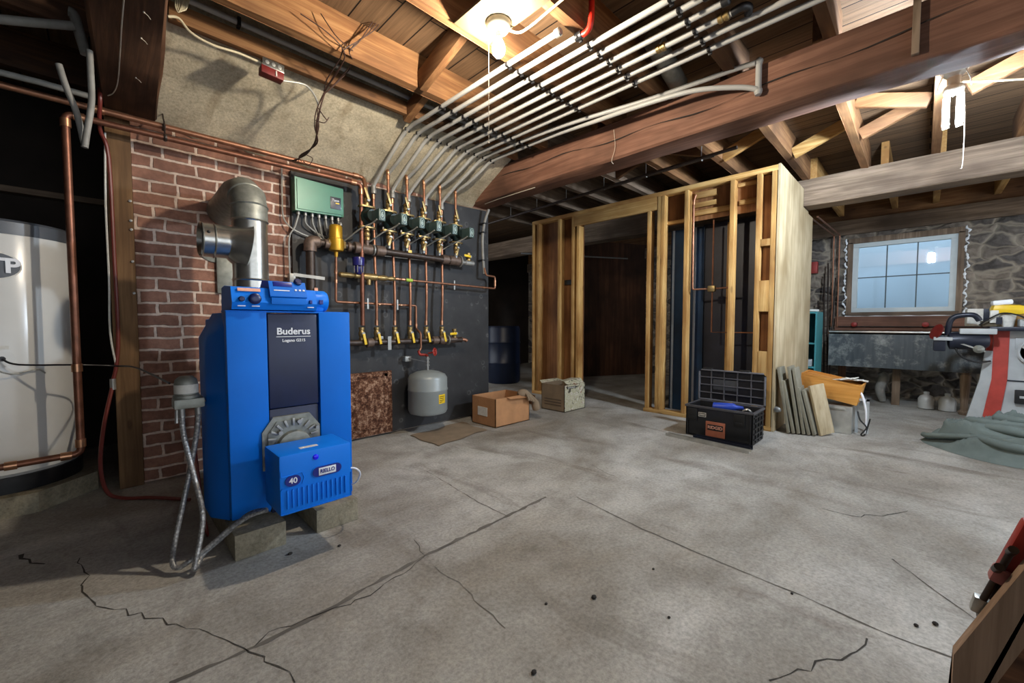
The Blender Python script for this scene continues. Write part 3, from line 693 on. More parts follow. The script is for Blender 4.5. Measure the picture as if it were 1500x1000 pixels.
for a, z, ra, rz in ((.12, .83, .12, .008), (-.04, .60, .07, .026), (.58, .245, .16, .012)):
    mb = MB(); mb.quadmesh([[onTank(a-ra+2*ra*i/6, z-rz, .002) for i in range(7)], [onTank(a-ra+2*ra*i/6, z+rz, .002) for i in range(7)]]).build('sticker', 'label', tk)
oc = [(TX+.385*math.cos(PI/8+PI/4*k), TY+.385*math.sin(PI/8+PI/4*k)) for k in range(8)]
tag(MB().prism(oc, 'Z', 0, .10).build('tank_plinth', 'pad'), 'eight sided concrete plinth under the white tank', 'plinth')
tag(MB().tube([onTank(.16, .775, .02), onTank(.3, .745, .05), (-.10, 3.06, .735), (.05, 3.10, .715), (.12, 2.9, .715), (.19, 2.2, .70)], .0045, 8, 6).build('sensor_cable', 'black'), 'thin black cable from the tank port to the oil filter', 'cable')
tag(MB().tube([onTank(.13, .77, .02), onTank(.10, .73, .05), onTank(.25, .70, .03), onTank(.5, .715, .02), onTank(.62, .69, .01)], .004, 8, 6).build('sensor_cable', 'grey_cable'), 'thin grey cable drooping across the white tank', 'cable')

# ================================================================ copper lines along the wall
YP = 3.11
def pipe(name, label, mat, pts, r, joints=(), cat='pipe', grp=None, k=0, n=12, fit='solder', fr=1.28):
    o = thing(name, label, cat, V(pts[0]), grp)
    MB().tube(bend(pts, r*1.9) if not k else pts, r, n, k).build('pipe', mat, o)
    for j in joints:
        q = V(j[0]); d = V(j[1])*j[2]; MB().cyl(q-d, q+d, r*fr, n=14).build('coupling', fit, o)
    return o
def bend(pts, rad, k=5):
    pts = [V(p) for p in pts]; out = [pts[0]]
    for a, b, c in zip(pts, pts[1:], pts[2:]):
        u, w = (a-b), (c-b); t = min(rad, u.length*.45, w.length*.45); u.normalize(); w.normalize()
        p, q = b+u*t, b+w*t
        for i in range(k+1): s = i/k; out.append((1-s)**2*p+2*s*(1-s)*b+s*s*q)
    return out+[pts[-1]]
X_, Z_ = V((1, 0, 0)), V((0, 0, 1))
pipe('copper_pipe', 'upper copper pipe running across the bricks to the first pump', 'copper', [(-1.4, YP+.02, 2.075), (1.483, YP+.02, 2.085), (1.483, YP-.02, 2.0), (1.483, 3.09, 1.93)], .0165,
     [((.02, YP+.02, 2.08), X_, .025), ((1.42, YP+.02, 2.085), X_, .02)])
pipe('copper_pipe', 'lower copper pipe with elbow, dropping in front of the white tank', 'old_copper', [(-.46, 3.06, .265), (-.098, 3.06, .275), (-.098, 3.08, 2.0), (1.44, 3.08, 2.012), (1.44, 3.09, .93)], .0165,
     [((-.098, 3.08, 1.955), Z_, .02), ((-.05, 3.08, 2.0), X_, .02), ((-.098, 3.06, .33), Z_, .02), ((-.15, 3.06, .272), X_, .02), ((-.33, 3.06, .268), X_, .02), ((-.098, 3.063, .72), Z_, .02), ((1.38, 3.08, 2.0115), X_, .02), ((1.44, 3.08, 1.955), Z_, .02)])
hk = thing('pipe_hanger', 'iron hanger holding the two copper pipes to the brick', 'hanger', (.30, YP, 2.0))
MB().tube([(.288, 3.2, 2.22), (.288, 3.14, 2.13), (.288, YP-.01, 2.10), (.288, 3.085, 2.03)], .004, 6).build('rod', 'iron', hk)
MB().lathe([(.019, -.008), (.022, 0), (.019, .008)], (.288, 3.08, 2.003), 'X', 14).build('clamp', 'iron', hk)
MB().lathe([(.019, -.008), (.022, 0), (.019, .008)], (.288, YP+.02, 2.0765), 'X', 14).build('clamp', 'iron', hk)
# red coated line down the post
tag(MB().tube([(.03, 3.05, 2.16), (.03, 3.03, 2.10), (.025, 3.12, 1.98), (.055, 3.17, 1.85), (.06, 3.18, 1.3), (.062, 3.18, .9), (.05, 3.17, .72), (.03, 3.16, .62)], .009, 8, 5).build('oil_line', 'red_tube'), 'red tube running down the wooden post', 'tube')
tag(MB().tube([(.03, 3.16, .60), (-.01, 3.10, .40), (-.03, 3.06, .20), (-.01, 3.02, .06), (.05, 3.0, .012), (.16, 2.9, .012), (.30, 2.72, .012)], .009, 8, 6).build('oil_line', 'red_tube'), 'dull red tube sagging from the post to the floor', 'tube')
tag(MB().cyl((.032, 3.16, .58), (.032, 3.165, .64), .014, n=10).build('tube_union', 'zinc'), 'small union where the red tubes join at the post', 'fitting')
tag(MB().tube([(.045, 3.17, 1.98), (.035, 3.165, 1.6), (.035, 3.165, 1.2), (.03, 3.165, .9), (.05, 3.17, .7)], .005, 6, 4).build('cable', 'label'), 'pale cable stapled beside the red tube on the post', 'cable')
# ================================================================ pump station on the black board
PX = [1.483, 1.668, 1.829, 1.994, 2.158, 2.345]      # pump centre lines along the board
CXs = [1.572, 1.738, 1.889, 2.056, 2.230]            # tubes that drop behind the pumps
SX = [1.668, 1.838, 2.004, 2.170, 2.343]
ORD = ['first', 'second', 'third', 'fourth', 'fifth', 'sixth']
YQ = 3.08
def flange(mb, x, z, h=.012):
    mb.prism([(x-.062+.0, YQ-.022), (x-.045, YQ-.034), (x+.045, YQ-.034), (x+.062, YQ-.022), (x+.062, YQ+.022), (x+.045, YQ+.034), (x-.045, YQ+.034), (x-.062, YQ+.022)], 'Z', z, z+h)
def make_pump(i):
    x = PX[i]
    o = thing('circulator_pump', ORD[i]+' dark green circulator pump counted from the green control box', 'pump', (x, YQ, 1.70), 'circulator pumps in a row')
    b = MB(); b.lathe([(.026, 1.695), (.03, 1.71), (.052, 1.735), (.056, 1.77), (.052, 1.80), (.03, 1.83), (.026, 1.845)], (x, YQ, 0), 'Z', 20)
    b.cyl((x, YQ, 1.77), (x+.006, YQ-.09, 1.77), .048, .045, 20)
    b.build('casing', 'pump', o)
    h = MB().box(x-.004, x+.050, YQ-.205, YQ-.085, 1.712, 1.802, .008).build('motor_head', 'pump_head', o)
    e = MB(); e.tube([(x+.023+.019*math.cos(t), YQ-.2065, 1.757+.032*math.sin(t)+(.004 if math.sin(t) > 0 else -.004)) for t in [PI/2+2*PI*k/12 for k in range(13)]], .0022, 6)
    e.build('emblem', 'emblem', h)
    text('6', (x+.023, YQ-.2062, 1.757), FY, .052, 'emblem', h, 'emblem', bold=.0005, sx=.75)
    for z, nm in ((1.842, 1), (1.684, 0)):
        f = MB(); flange(f, x, z); f.build('flange', 'brass', o)
        for dx in (-.048, .048):
            n = MB().cyl((x+dx, YQ, z-.018 if nm else z-.006), (x+dx, YQ, z+.016 if nm else z+.034), .008, n=6); n.build('bolt', 'zinc', o)
    return o
def ball_valve(name, label, x, y, z, h, mat, lever, side=-1, grp=None, levmat='yellow', ll=.085, parent_cat='valve', ls=1):
    o = thing(name, label, parent_cat, (x, y, z), grp)
    b = MB(); b.lathe([(.017, 0), (.022, .002), (.022, .02), (.017, .024), (.024, h*.5-.008), (.024, h*.5+.008), (.017, h-.024), (.022, h-.02), (.022, h-.002), (.017, h)], (x, y, z), 'Z', 16)
    b.build('body', mat, o)
    if lever:
        l = MB(); yy = y-.034; zc = z+h*.5
        l.cyl((x, y-.015, zc), (x, yy, zc), .007, n=8); l.lathe([(.013, 0), (.013, .006)], (x, yy+.002, zc), '-Y', 12)
        l.build('stem', 'zinc', o)
        a = MB(); a.bar((x, yy-.004, zc), (x+lever[0], yy-.010, zc+lever[1]), .021, .006, (0, 1, 0), .003); a.build('handle', levmat, o)
    return o
for i in range(6):
    make_pump(i); x = PX[i]
    # isolation valve above and below every pump
    if i: ball_valve('ball_valve', 'brass valve above the '+ORD[i]+' pump', x, YQ, 1.856, .085, 'brass', (-.03, .085), grp='brass valves above the pumps', levmat='brass')
    else: ball_valve('ball_valve', 'brass valve above the first pump, under the copper elbow', x, YQ, 1.856, .085, 'brass', (-.03, .085), grp='brass valves above the pumps', levmat='brass')
    ball_valve('ball_valve', 'brass valve below the '+ORD[i]+' pump, on the iron manifold', x, YQ, 1.592, .092, 'brass', None if i == 0 else (-.025, -.07), grp='brass valves below the pumps', levmat='brass')
    if i:
        k = i-1
        pipe('copper_riser', 'short copper riser above the '+ORD[i]+' pump', 'copper', [(x, YQ, 1.94), (SX[k], YQ, 2.0), (SX[k], YQ, 2.15)], .0115, [((SX[k], YQ, 2.12), Z_, .018)], grp='copper risers above the pumps', k=3)
LZ = .79
# supply side: iron riser, elbow, air separator, manifold
MZ = 1.533
ri = thing('iron_riser', 'thick iron pipe with elbow rising behind the boiler', 'pipe', (1.07, YP, .8))
MB().tube(bend([(.80, 2.72, .88), (1.07, 2.85, .88), (1.07, YP, .88), (1.07, YP, 1.50)], .05), .031, 16).build('pipe', 'iron', ri)
MB().tube(bend([(1.07, YP, 1.46), (1.07, YP, MZ), (1.125, YP, MZ)], .055, 8), .043, 18).build('elbow', 'fitting', ri)
MB().box(1.075, 1.10, YP-.05, YP-.04, 1.08, 1.20, .004).build('tag', 'orange_label', ri)
rc = MB(); rc.bar((.95, YP-.02, 1.285), (1.15, YP-.045, 1.27), .022, .004, (0, 1, 0)); rc.box(.945, .985, 3.16, 3.215, 1.235, 1.30, .004)
tag(rc.build('strut_clamp', 'zinc'), 'zinc strut clamp holding the thick iron pipe', 'clamp')
mn = thing('supply_manifold', 'black iron manifold pipe running under the six pumps', 'pipe', (1.5, YP, MZ))
a = MB(); a.cyl((1.12, YP, MZ), (2.40, YP-.02, MZ-.012), .026, n=16); a.build('pipe', 'iron', mn)
for x0, x1, r, mt in ((1.125, 1.135, .036, 'fitting'), (1.165, 1.20, .034, 'fitting'), (1.335, 1.36, .036, 'fitting'), (1.385, 1.43, .045, 'fitting'), (1.44, 1.53, .041, 'fitting'), (1.535, 1.55, .045, 'zinc'), (1.56, 1.64, .042, 'fitting'), (2.20, 2.27, .042, 'fitting'), (2.28, 2.395, .044, 'fitting'), (2.40, 2.412, .055, 'zinc')):
    MB().lathe([(r-.004, 0), (r, .004), (r, x1-x0-.004), (r-.004, x1-x0)], (x0, YP-.005, MZ-.005), 'X', 18).build('tee' if x1-x0 > .05 else 'coupling', mt, mn)
ds = MB(); ds.cyl((2.41, YP-.02, MZ-.012), (2.55, YP-.02, MZ-.012), .020, n=14); ds.lathe([(.026, 0), (.026, .10)], (2.455, YP-.02, MZ-.012), 'X', 14)
ds.build('nipple', 'zinc', mn)
MB().obox((1.86, YP-.03, MZ+.02), (.035, .004, .022)).build('tag', 'yellow', mn)
for i in range(6): MB().cyl((PX[i], YQ+.004, MZ+.02), (PX[i], YQ, 1.60), .0165, n=12).build('branch', 'zinc' if i else 'fitting', mn)
ball_valve('drain_valve', 'brass drain valve with yellow handle at the end of the supply manifold', 2.50, YP-.02, MZ+.008, .075, 'brass', (-.085, .004))
asp = thing('air_separator', 'yellow brass air separator standing on the iron pipe', 'air separator', (1.245, YP, 1.46))
b = MB(); b.lathe([(.012, 1.44), (.016, 1.475), (.05, 1.485), (.053, 1.50), (.053, 1.57), (.046, 1.575), (.046, 1.66), (.038, 1.672), (.02, 1.678)], (1.248, YP-.012, 0), 'Z', 26); b.build('body', 'gold_brass', asp)
for x0 in (1.185, 1.295): MB().lathe([(.03, 0), (.036, .004), (.036, .018), (.03, .022)], (x0, YP-.005, MZ), 'X', 8).build('union_nut', 'brass', asp)
MB().lathe([(.002, 1.675), (.012, 1.677), (.012, 1.69), (.006, 1.70)], (1.285, YP-.012, 0), 'Z', 12).build('vent_cap', 'zinc', asp)
# small feed line below the separator
pipe('feed_pipe', 'thin copper line from the air separator down and across the board', 'copper', [(1.248, YP-.01, 1.45), (1.248, YP+.01, 1.108), (1.95, YP+.03, 1.100), (1.95, YP+.03, .90), (1.95, YP-.042, .86), (1.95, YP-.042, .73), (1.935, YP-.042, .71)], .0095,
     [((1.248, YP, 1.33), Z_, .012), ((1.248, YP, 1.26), Z_, .012), ((1.60, YP+.02, 1.1), X_, .008), ((1.80, YP+.026, 1.1), X_, .008), ((1.95, YP+.03, .93), Z_, .012)])
for x, nm in ((1.50, 'small pipe clip on the thin copper line, near the first drop'), (1.76, 'small pipe clip on the thin copper line, near the elbow')):
    mb = MB().bar((x, YP+.01, 1.145), (x, YP+.01, 1.06), .012, .004, (0, 1, 0)); mb.box(x-.006, x+.006, YP+.01, 3.214, 1.096, 1.108); tag(mb.build('pipe_clip', 'zinc'), nm, 'clip', 'clips of the thin copper lines')
# backflow line: brass body, then copper to the right edge
bf = thing('fill_line', 'brass backflow assembly with copper pipe to the board edge', 'pipe', (1.26, YP, 1.31))
MB().lathe([(.011, 0), (.020, .01), (.020, .10), (.013, .115), (.021, .125), (.021, .16), (.014, .17), (.026, .20), (.030, .25), (.026, .30), (.016, .31), (.022, .33), (.022, .38), (.014, .40), (.019, .42), (.019, .45), (.010, .47)], (1.265, YP-.01, 1.313), 'X', 16).build('valve_body', 'brass', bf)
MB().cyl((1.50, YP-.01, 1.25), (1.50, YP-.01, 1.31), .018, n=12).build('vent_port', 'brass', bf)
MB().tube(bend([(1.73, YP-.01, 1.315), (2.853, YP-.01, 1.30), (2.853, YP-.01, 1.42), (2.735, YP-.01, 1.425), (2.735, YP+.02, 1.50)], .02), .0095, 10).build('pipe', 'copper', bf)
for p, d in (((1.745, YP-.01, 1.315), X_), ((1.80, YP-.01, 1.314), X_), ((2.70, YP-.01, 1.302), X_), ((2.853, YP-.01, 1.37), Z_), ((2.853, YP-.01, 1.34), Z_)):
    MB().cyl(V(p)-d*.014, V(p)+d*.014, .0125, n=12).build('coupling', 'solder', bf)
MB().cyl((1.83, YP-.01, 1.313), (1.89, YP-.01, 1.3125), .014, n=12).build('tape_mark', plain('lime tape', (150, 180, 60), .5), bf)
gg = thing('pressure_regulator', 'indigo bell of the pressure regulator under the manifold', 'regulator', (1.40, 3.02, 1.33))
MB().lathe([(.018, 1.325), (.032, 1.345), (.036, 1.37), (.036, 1.38)], (1.41, YP-.03, 0), 'Z', 22).build('base', 'gauge', gg)
MB().lathe([(.036, 1.385), (.043, 1.39), (.045, 1.44), (.042, 1.452), (.01, 1.455)], (1.41, YP-.03, 0), 'Z', 22).build('bell', 'gauge', gg)
for k in range(4): a_ = PI*(k+.2)/4; MB().cyl((1.41-.036*math.cos(a_), YP-.03-.036*math.sin(a_), 1.335), (1.41-.036*math.cos(a_), YP-.03-.036*math.sin(a_), 1.395), .004, n=6).build('bolt', 'zinc', gg)
clp = MB().bar((2.34, YP-.01, 1.345), (2.34, YP-.01, 1.26), .014, .004, (0, 1, 0)); clp.box(2.334, 2.346, YP, 3.214, 1.30, 1.312)
tag(clp.build('pipe_clip', 'zinc'), 'small pipe clip on the fill line past the last copper drop', 'clip', 'clips of the thin copper lines')
# copper drops with yellow valves onto the return manifold
rm = thing('return_manifold', 'lower black iron manifold pipe across the board', 'pipe', (1.9, YP, LZ))
MB().cyl((1.14, YP, LZ+.006), (2.42, YP-.01, LZ), .024, n=16).build('pipe', 'iron', rm)
MB().tube(bend([(1.16, YP, LZ+.006), (1.13, YP, LZ+.006), (1.13, 2.95, LZ-.01), (.95, 2.72, .70), (.80, 2.72, .70)], .05), .024, 12).build('tail', 'iron', rm)
for x0, x1, r, mt in ((1.475, 1.53, .037, 'fitting'), (2.09, 2.15, .037, 'fitting'), (2.165, 2.235, .04, 'fitting'), (2.255, 2.267, .046, 'zinc'), (2.28, 2.36, .030, 'fitting'), (2.36, 2.43, .024, 'copper')):
    MB().lathe([(r-.004, 0), (r, .004), (r, x1-x0-.004), (r-.004, x1-x0)], (x0, YP-.003, LZ+.002), 'X', 18).build('tee' if x1-x0 > .05 else 'coupling', mt, rm)
MB().tube([(2.40, YP-.01, LZ), (2.45, YP-.02, LZ), (2.47, YP-.03, LZ-.015)], .016, 10, 3).build('spout', 'copper', rm)
vc = MB(); vc.bar((1.66, YP-.033, LZ+.05), (1.66, YP-.033, LZ-.06), .03, .004, (0, 1, 0)); vc.box(1.60, 1.64, 3.14, 3.215, LZ+.005, LZ+.05, .003)
tag(vc.build('strut_clamp', 'zinc'), 'zinc strut clamp holding the lower manifold', 'clamp')
ball_valve('drain_valve', 'brass drain valve with yellow handle at the end of the lower manifold', 2.335, YP-.01, LZ+.02, .085, 'brass', (-.08, -.004))
DX = [1.44]+CXs
for i, x in enumerate(DX):
    if i:
        pipe('copper_drop', ORD[i-1]+' thin copper drop behind the pumps, counted from the boiler', 'copper', [(x, YP+.035, 2.0), (x, YP+.03, 1.5), (x-.012*i/3, YP, 1.2), (x-.018*i/3, YP, .93)], .0115,
             [((x-.018*i/3, YP, .95), Z_, .02), ((x, YP+.035, 1.96), Z_, .018)], grp='copper drops to the lower manifold', k=3)
    ball_valve('ball_valve', 'yellow handled valve on the lower manifold below the '+('thick copper pipe' if i == 0 else ORD[i-1]+' thin copper drop'), x-.018*i/3, YP, LZ+.022, .105, 'brass', (.014, -.085), grp='yellow valves on the lower manifold')
# expansion tank
et = thing('expansion_tank', 'grey round expansion tank with yellow label hung under the manifold', 'tank', (1.99, 2.99, .13))
ER = .168; ex, ey = 1.985, 3.02
MB().lathe([(.02, .155), (.10, .158), (.155, .175), (ER, .20), (ER, .365), (ER+.004, .372), (ER+.004, .382), (ER, .389), (ER, .475), (.150, .505), (.10, .528), (.04, .54), (.001, .542)], (ex, ey, 0), 'Z', 44).build('shell', 'tank_grey', et)
mb = MB(); rows = [[(ex+(ER+.0015)*math.sin(a_), ey-(ER+.0015)*math.cos(a_), z) for a_ in [-.02+.11*k for k in range(5)]] for z in (.268, .345)]
mb.quadmesh(rows); lb = mb.build('sticker', 'yellow', et)
for z, w in ((.328, .9), (.312, .8), (.296, .8), (.282, .5)):
    MB().quadmesh([[(ex+(ER+.0025)*math.sin(a_), ey-(ER+.0025)*math.cos(a_), z+dz) for a_ in [.02+.09*w*k for k in range(5)]] for dz in (-.0025, .0025)]).build('print', 'black', lb)
MB().cyl((ex, ey, .54), (ex, ey, .66), .011, n=12).build('nipple', 'zinc', et)
for z in (.585, .61, .64): MB().cyl((ex, ey, z-.008), (ex, ey, z+.008), .017, n=6).build('nut', 'zinc', et)
MB().sph((ex-.02, ey, .163), .012, 8).build('air_valve', 'black', et)
tag(MB().bar((1.87, 3.16, .645), (ex-.005, ey+.0, .612), .010, .004).box(1.845, 1.905, 3.15, 3.215, .615, .66, .004).build('tank_bracket', 'zinc'), 'zinc bracket beside the neck of the expansion tank', 'bracket')
gv = thing('gate_valve', 'red hand wheel valve above the expansion tank', 'valve', (2.02, 3.05, .70))
MB().tube(bend([(1.935, YP-.03, .71), (1.935, YP-.04, .675), (1.985, ey+.02, .672), (1.985, ey, .66)], .02), .012, 10).build('body', 'red', gv)
w = MB(); w.lathe([(.030, -.004), (.036, 0), (.030, .004), (.026, 0), (.030, -.004)], (2.03, 2.975, .70), V((.45, -.85, .1)), 20)
for k in range(4):
    a_ = PI/4+PI/2*k; u = V((.88, .47, 0)); w.bar((2.03, 2.975, .70), V((2.03, 2.975, .70))+u*(.033*math.cos(a_))+V((0, 0, .033*math.sin(a_))), .009, .005, (0, 1, 0))
w.cyl((2.0, 3.03, .685), (2.032, 2.97, .701), .007, n=8)
w.build('hand_wheel', 'red', gv)
# green control box
gb = thing('control_box', 'green zone control box with small dark display above the separator', 'control box', (1.15, 3.18, 1.73))
bx = MB().prism([(.985, 1.742), (1.325, 1.752), (1.325, 1.962), (.985, 1.975)], 'Y', 3.135, 3.212).build('case', 'green', gb)
lid = MB().prism([(.998, 1.755), (1.312, 1.765), (1.312, 1.950), (.998, 1.962)], 'Y', 3.128, 3.136).build('lid', 'green', gb)
dl = MB().box(1.225, 1.302, 3.125, 3.129, 1.798, 1.886, .001).build('display', 'slate', gb)
text('Taco', (1.262, 3.1245, 1.862), FY, .026, 'white', dl)
MB().box(1.262, 1.29, 3.124, 3.1255, 1.838, 1.846).build('indicator', 'yellow', dl)
for i in range(7): MB().cyl((1.015+.047*i, 3.17, 1.75), (1.015+.047*i, 3.17, 1.722), .012, n=10).build('cable_gland', 'zinc', gb)
gws = [(1.18, 1.60), (1.19, 1.57), (1.20, 1.58), (1.225, 1.60), (1.23, 1.63), (1.24, 1.655)]
tag(MB().tube([(1.015, 3.165, 1.72), (.99, 3.17, 1.63), (.955, 3.18, 1.55), (.952, 3.18, 1.35), (.952, 3.16, 1.16)], .0055, 8, 6).build('armoured_cable', 'grey_cable'), 'grey cable dropping from the control box towards the boiler', 'cable')
tag(MB().tube([(.93, 3.225, 2.04), (.928, 3.225, 1.8), (.93, 3.21, 1.69), (.965, 3.19, 1.63), (1.02, 3.185, 1.60), (1.11, 3.185, 1.575), (1.18, 3.185, 1.575)], .0055, 8, 6).build('armoured_cable', 'grey_cable'), 'grey cable curving down the brick edge beside the control box', 'cable')
for i in range(6):
    x0 = 1.062+.047*i; xm, zm = gws[i]
    end = V((PX[i]-.008, YQ-.18, 1.722))
    pts = [(x0, 3.165, 1.72), (x0+.008, 3.168, 1.66), (xm, 3.19, zm), (1.32, 3.198-.009*i, 1.585-.014*i), (max(1.35, PX[i]-.20), 3.198-.009*i, 1.585-.014*i)]
    if i: pts += [(PX[i]-.13, 3.16, 1.60)]
    pts += [(PX[i]-.07, 3.05, 1.665), (PX[i]-.02, 2.96, 1.70), end]
    tag(MB().tube(pts, .0055, 8, 6).build('armoured_cable', 'grey_cable'), 'grey cable from the control box to the '+ORD[i]+' pump', 'cable', 'pump cables')
# rusty clean-out door and floor things near the wall
cdn = thing('cleanout_door', 'rusty iron clean-out door low on the chimney behind the boiler', 'door', (1.55, 3.2, .03))
MB().box(1.30, 1.735, 3.185, 3.214, .02, .545, .004).build('frame', 'rust', cdn)
MB().box(1.34, 1.655, 3.17, 3.19, .08, .50, .008).build('panel', 'rust', cdn)
fr_ = MB(); fr_.box(1.32, 1.69, 3.168, 3.186, .50, .53, .004); fr_.box(1.655, 1.69, 3.168, 3.186, .30, .53, .004); fr_.build('rim', 'rust', cdn)
# grey plastic tube down the right edge of the board
pe = thing('drain_tube', 'grey plastic tube with clips along the board edge', 'tube', (2.76, 3.13, 1.44))
MB().tube([(2.735, 3.13, 1.44), (2.735, 3.15, 1.62), (2.74, 3.16, 1.80), (2.762, 3.15, 1.97), (2.79, 3.12, 2.09)], .014, 12, 6).build('tube', 'grey_pex', pe)
for z, x in ((1.86, 2.748), (1.95, 2.758), (1.58, 2.735)): MB().box(x-.018, x+.022, 3.13, 3.215, z-.006, z+.006, .002).build('clip', 'black', pe)

# ================================================================ white heating tubes under the joists
CL = 2.365; xi = [1.62+.0925*i for i in range(10)]
ends = [1.30, 1.235, -.30, .70, .655, .66, -.30, -.30, None, None]
tl = ['first heating tube, nearest the bare bulb, cut short', 'second heating tube, with a red tube turning up at its end', 'third heating tube from the bulb, running out of sight', 'fourth heating tube from the bulb, ending at a fitting', 'fifth heating tube, ending at a dark elbow', 'sixth heating tube, with two brass couplings',
 'seventh heating tube from the bulb', 'eighth heating tube, last straight one before the beam', 'ninth heating tube, bending up to the top of the beam', 'tenth heating tube, bowing down onto the beam face']
for i in range(10):
    o = thing('heating_tube', tl[i], 'tube', (xi[i], 2.6, CL), 'white heating tubes under the joists')
    x = xi[i]
    if i % 2 == 0:
        c = CXs[i//2]; low = [(c, YP+.03, 1.99), (c, YP+.02, 2.05), (c+(x-c)*.25, 2.99, 2.155), (c+(x-c)*.6, 2.86, 2.255)]
    else:
        c = SX[i//2]; low = [(c, YQ, 2.14), (c+.01, YQ-.01, 2.165), (c+(x-c)*.4, 2.95, 2.215), (c+(x-c)*.7, 2.83, 2.285)]
    dz = CL
    if ends[i] is not None:
        run = [(x, 2.70, dz-.006), (x, 2.45, dz), (x, 2.0, dz), (x, 1.5, dz), (x, ends[i], dz)]
    elif i == 8:
        e = at(1160, 57, x=2.60); run = [(x, 2.70, dz-.006), (x, 2.35, dz), (x+.02, 1.95, dz), (x+.06, 1.65, dz-.002), (2.50, 1.30, dz+.004), (2.56, 1.0, dz+.018), (2.60, .80, 2.395), (2.61, .70, 2.39)]
    else:
        run = [(x, 2.70, dz-.006), (x, 2.35, dz), (x, 1.95, dz-.006), (x+.005, 1.65, dz-.022), (x+.02, 1.30, dz-.034), (x+.06, 1.0, 2.318), (2.585, .78, 2.28), (2.612, .69, 2.245)]
    MB().tube(low+run, .0142, 12, 6).build('tube', 'pex', o)
    lo_ = V(low[0]); MB().lathe([(.016, -.03), (.022, -.025), (.022, .0), (.019, .01), (.019, .035), (.015, .038)] if i % 2 == 0 else [(.013, -.02), (.016, -.015), (.016, .015), (.013, .02)], lo_+V((0, 0, .02)), 'Z', 14).build('connector', 'zinc' if i % 2 == 0 else 'solder', o)
    clips = [2.70, 2.265, 1.65, 1.245, .825]
    for cy in clips:
        if ends[i] is not None and cy < ends[i]: continue
        if ends[i] is None and cy < 1.7: continue
        mb = MB().box(x-.020, x+.020, cy-.007, cy+.007, CL-.016, CL+.006, .004); mb.box(x+.012, x+.022, cy-.009, cy+.009, CL-.022, ZT-.001, .002)
        mb.build('clip', 'black', o)
    if i in (0, 3, 4): MB().lathe([(.016, 0), (.02, .004), (.02, .03), (.014, .036)], (x, ends[i]+.02, CL), '-Y', 14).build('end_fitting', 'black' if i else 'zinc', o)
    if i == 1:
        MB().tube([(x, ends[1], CL), (x, ends[1]-.04, CL), (x-.005, ends[1]-.065, CL+.04), (x-.01, ends[1]-.07, 2.56)], .0145, 12, 5).build('red_end', 'redpex', o)
        MB().lathe([(.016, 0), (.02, .004), (.02, .04), (.014, .044)], (x, ends[i]+.03, CL), '-Y', 14).build('end_fitting', 'black', o)
    if i == 5:
        for cy in (1.02, .72): MB().lathe([(.016, 0), (.021, .004), (.021, .018), (.017, .022), (.017, .028), (.021, .032), (.021, .046), (.016, .05)], (x, cy, CL), '-Y', 14).build('coupling', 'brass', o)
        MB().tube([(x, .66, CL), (x, .62, CL+.005), (x+.03, .60, CL+.01), (x+.06, .61, CL)], .018, 10, 4).build('end_fitting', 'black', o)
MB_ = MB(); MB_.tube([(2.62, .685, 2.215), (2.62, .685, 2.40)], .016, 12); MB_.sph((2.62, .685, 2.235), .022, 10); MB_.sph((2.62, .685, 2.395), .022, 10)
tag(MB_.build('riser_tube', 'pex'), 'short upright white tube on the side of the red brown beam', 'tube')
# ================================================================ pine stud wall with a doorway
sx0, sx1 = 4.10, 4.19
sf = thing('stud_frame', 'new pine stud wall with an open doorway and wired end studs', 'stud wall', (4.14, 2.3, 0))
def stud(y, w=.038, z0=.04, z1=2.25, mat='pineZ', nm='stud'):
    return MB().box(sx0, sx1, y, y+w, z0, z1, .003).build(nm, mat, sf)
MB().box(sx0, sx1, .905, 3.72, 2.25, 2.295, .003).build('top_plate', 'pineY', sf)
MB().box(sx0, sx1, .905, 2.10, 0, .04, .003).build('bottom_plate', 'pineY', sf)
MB().box(sx0, sx1, 2.94, 3.72, 0, .04, .003).build('bottom_plate', 'pineY', sf)
for y in (3.68, 3.60, 3.245, 3.03, 1.935, 1.895, 1.655, 1.24, 1.025, .91): stud(y)
for y in (2.955, 2.045): MB().box(sx0, sx1, y, y+.038, .04, 2.12, .003).build('trimmer', 'pineZ', sf)
MB().box(sx0-.002, sx0+.036, 1.98, 3.03, 2.12, 2.25, .003).build('header', 'pineY', sf)
for z0, z1 in ((1.62, 1.68), (1.05, 1.32), (.42, .70)): MB().box(sx0, sx1, .949, 1.024, z0, z1, .002).build('blocking', 'pineZ', sf)
MB().box(sx0+.06, sx1, .949, 1.024, .04, 2.24).build('filler', 'ply', sf)
MB().box(4.19, 4.202, 2.95, 3.72, .0, 2.25).build('sheathing', 'ply', sf)
MB().box(4.19, 4.202, 1.06, 1.935, 1.955, 2.25).build('sheathing', 'ply', sf)
for y0, y1, z0, z1 in ((1.30, 1.62, 2.0, 2.05), (1.42, 1.62, 2.08, 2.125), (1.42, 1.62, 2.165, 2.225), (1.08, 1.22, 2.03, 2.07), (1.695, 1.9, 1.96, 1.995), (1.08, 1.235, 2.19, 2.225)): MB().box(4.165, 4.19, y0, y1, z0, z1, .002).build('blocking', 'pineY', sf)
ep = MB().prism([(4.10, .002), (5.56, .002), (5.56, 2.10), (5.31, 2.10), (5.31, 2.12), (5.05, 2.12), (5.05, 2.30), (4.10, 2.30)], 'Y', .885, .903)
tag(ep.build('end_panel', 'palePly'), 'pale plywood sheet closing the end of the stud wall', 'panel')
tag(MB().box(4.16, 4.172, 3.05+.045, 3.22, 1.43, 1.49, .003).build('wall_switch_plate', 'black'), 'small black box nailed between the studs left of the doorway', 'box')
tag(MB().tube([(4.15, 3.09, 1.47), (4.12, 3.08, 1.44), (4.14, 3.07, 1.38)], .004, 6, 4).build('wire_end', 'black'), 'black wire end hanging from the box on the studs', 'wire')
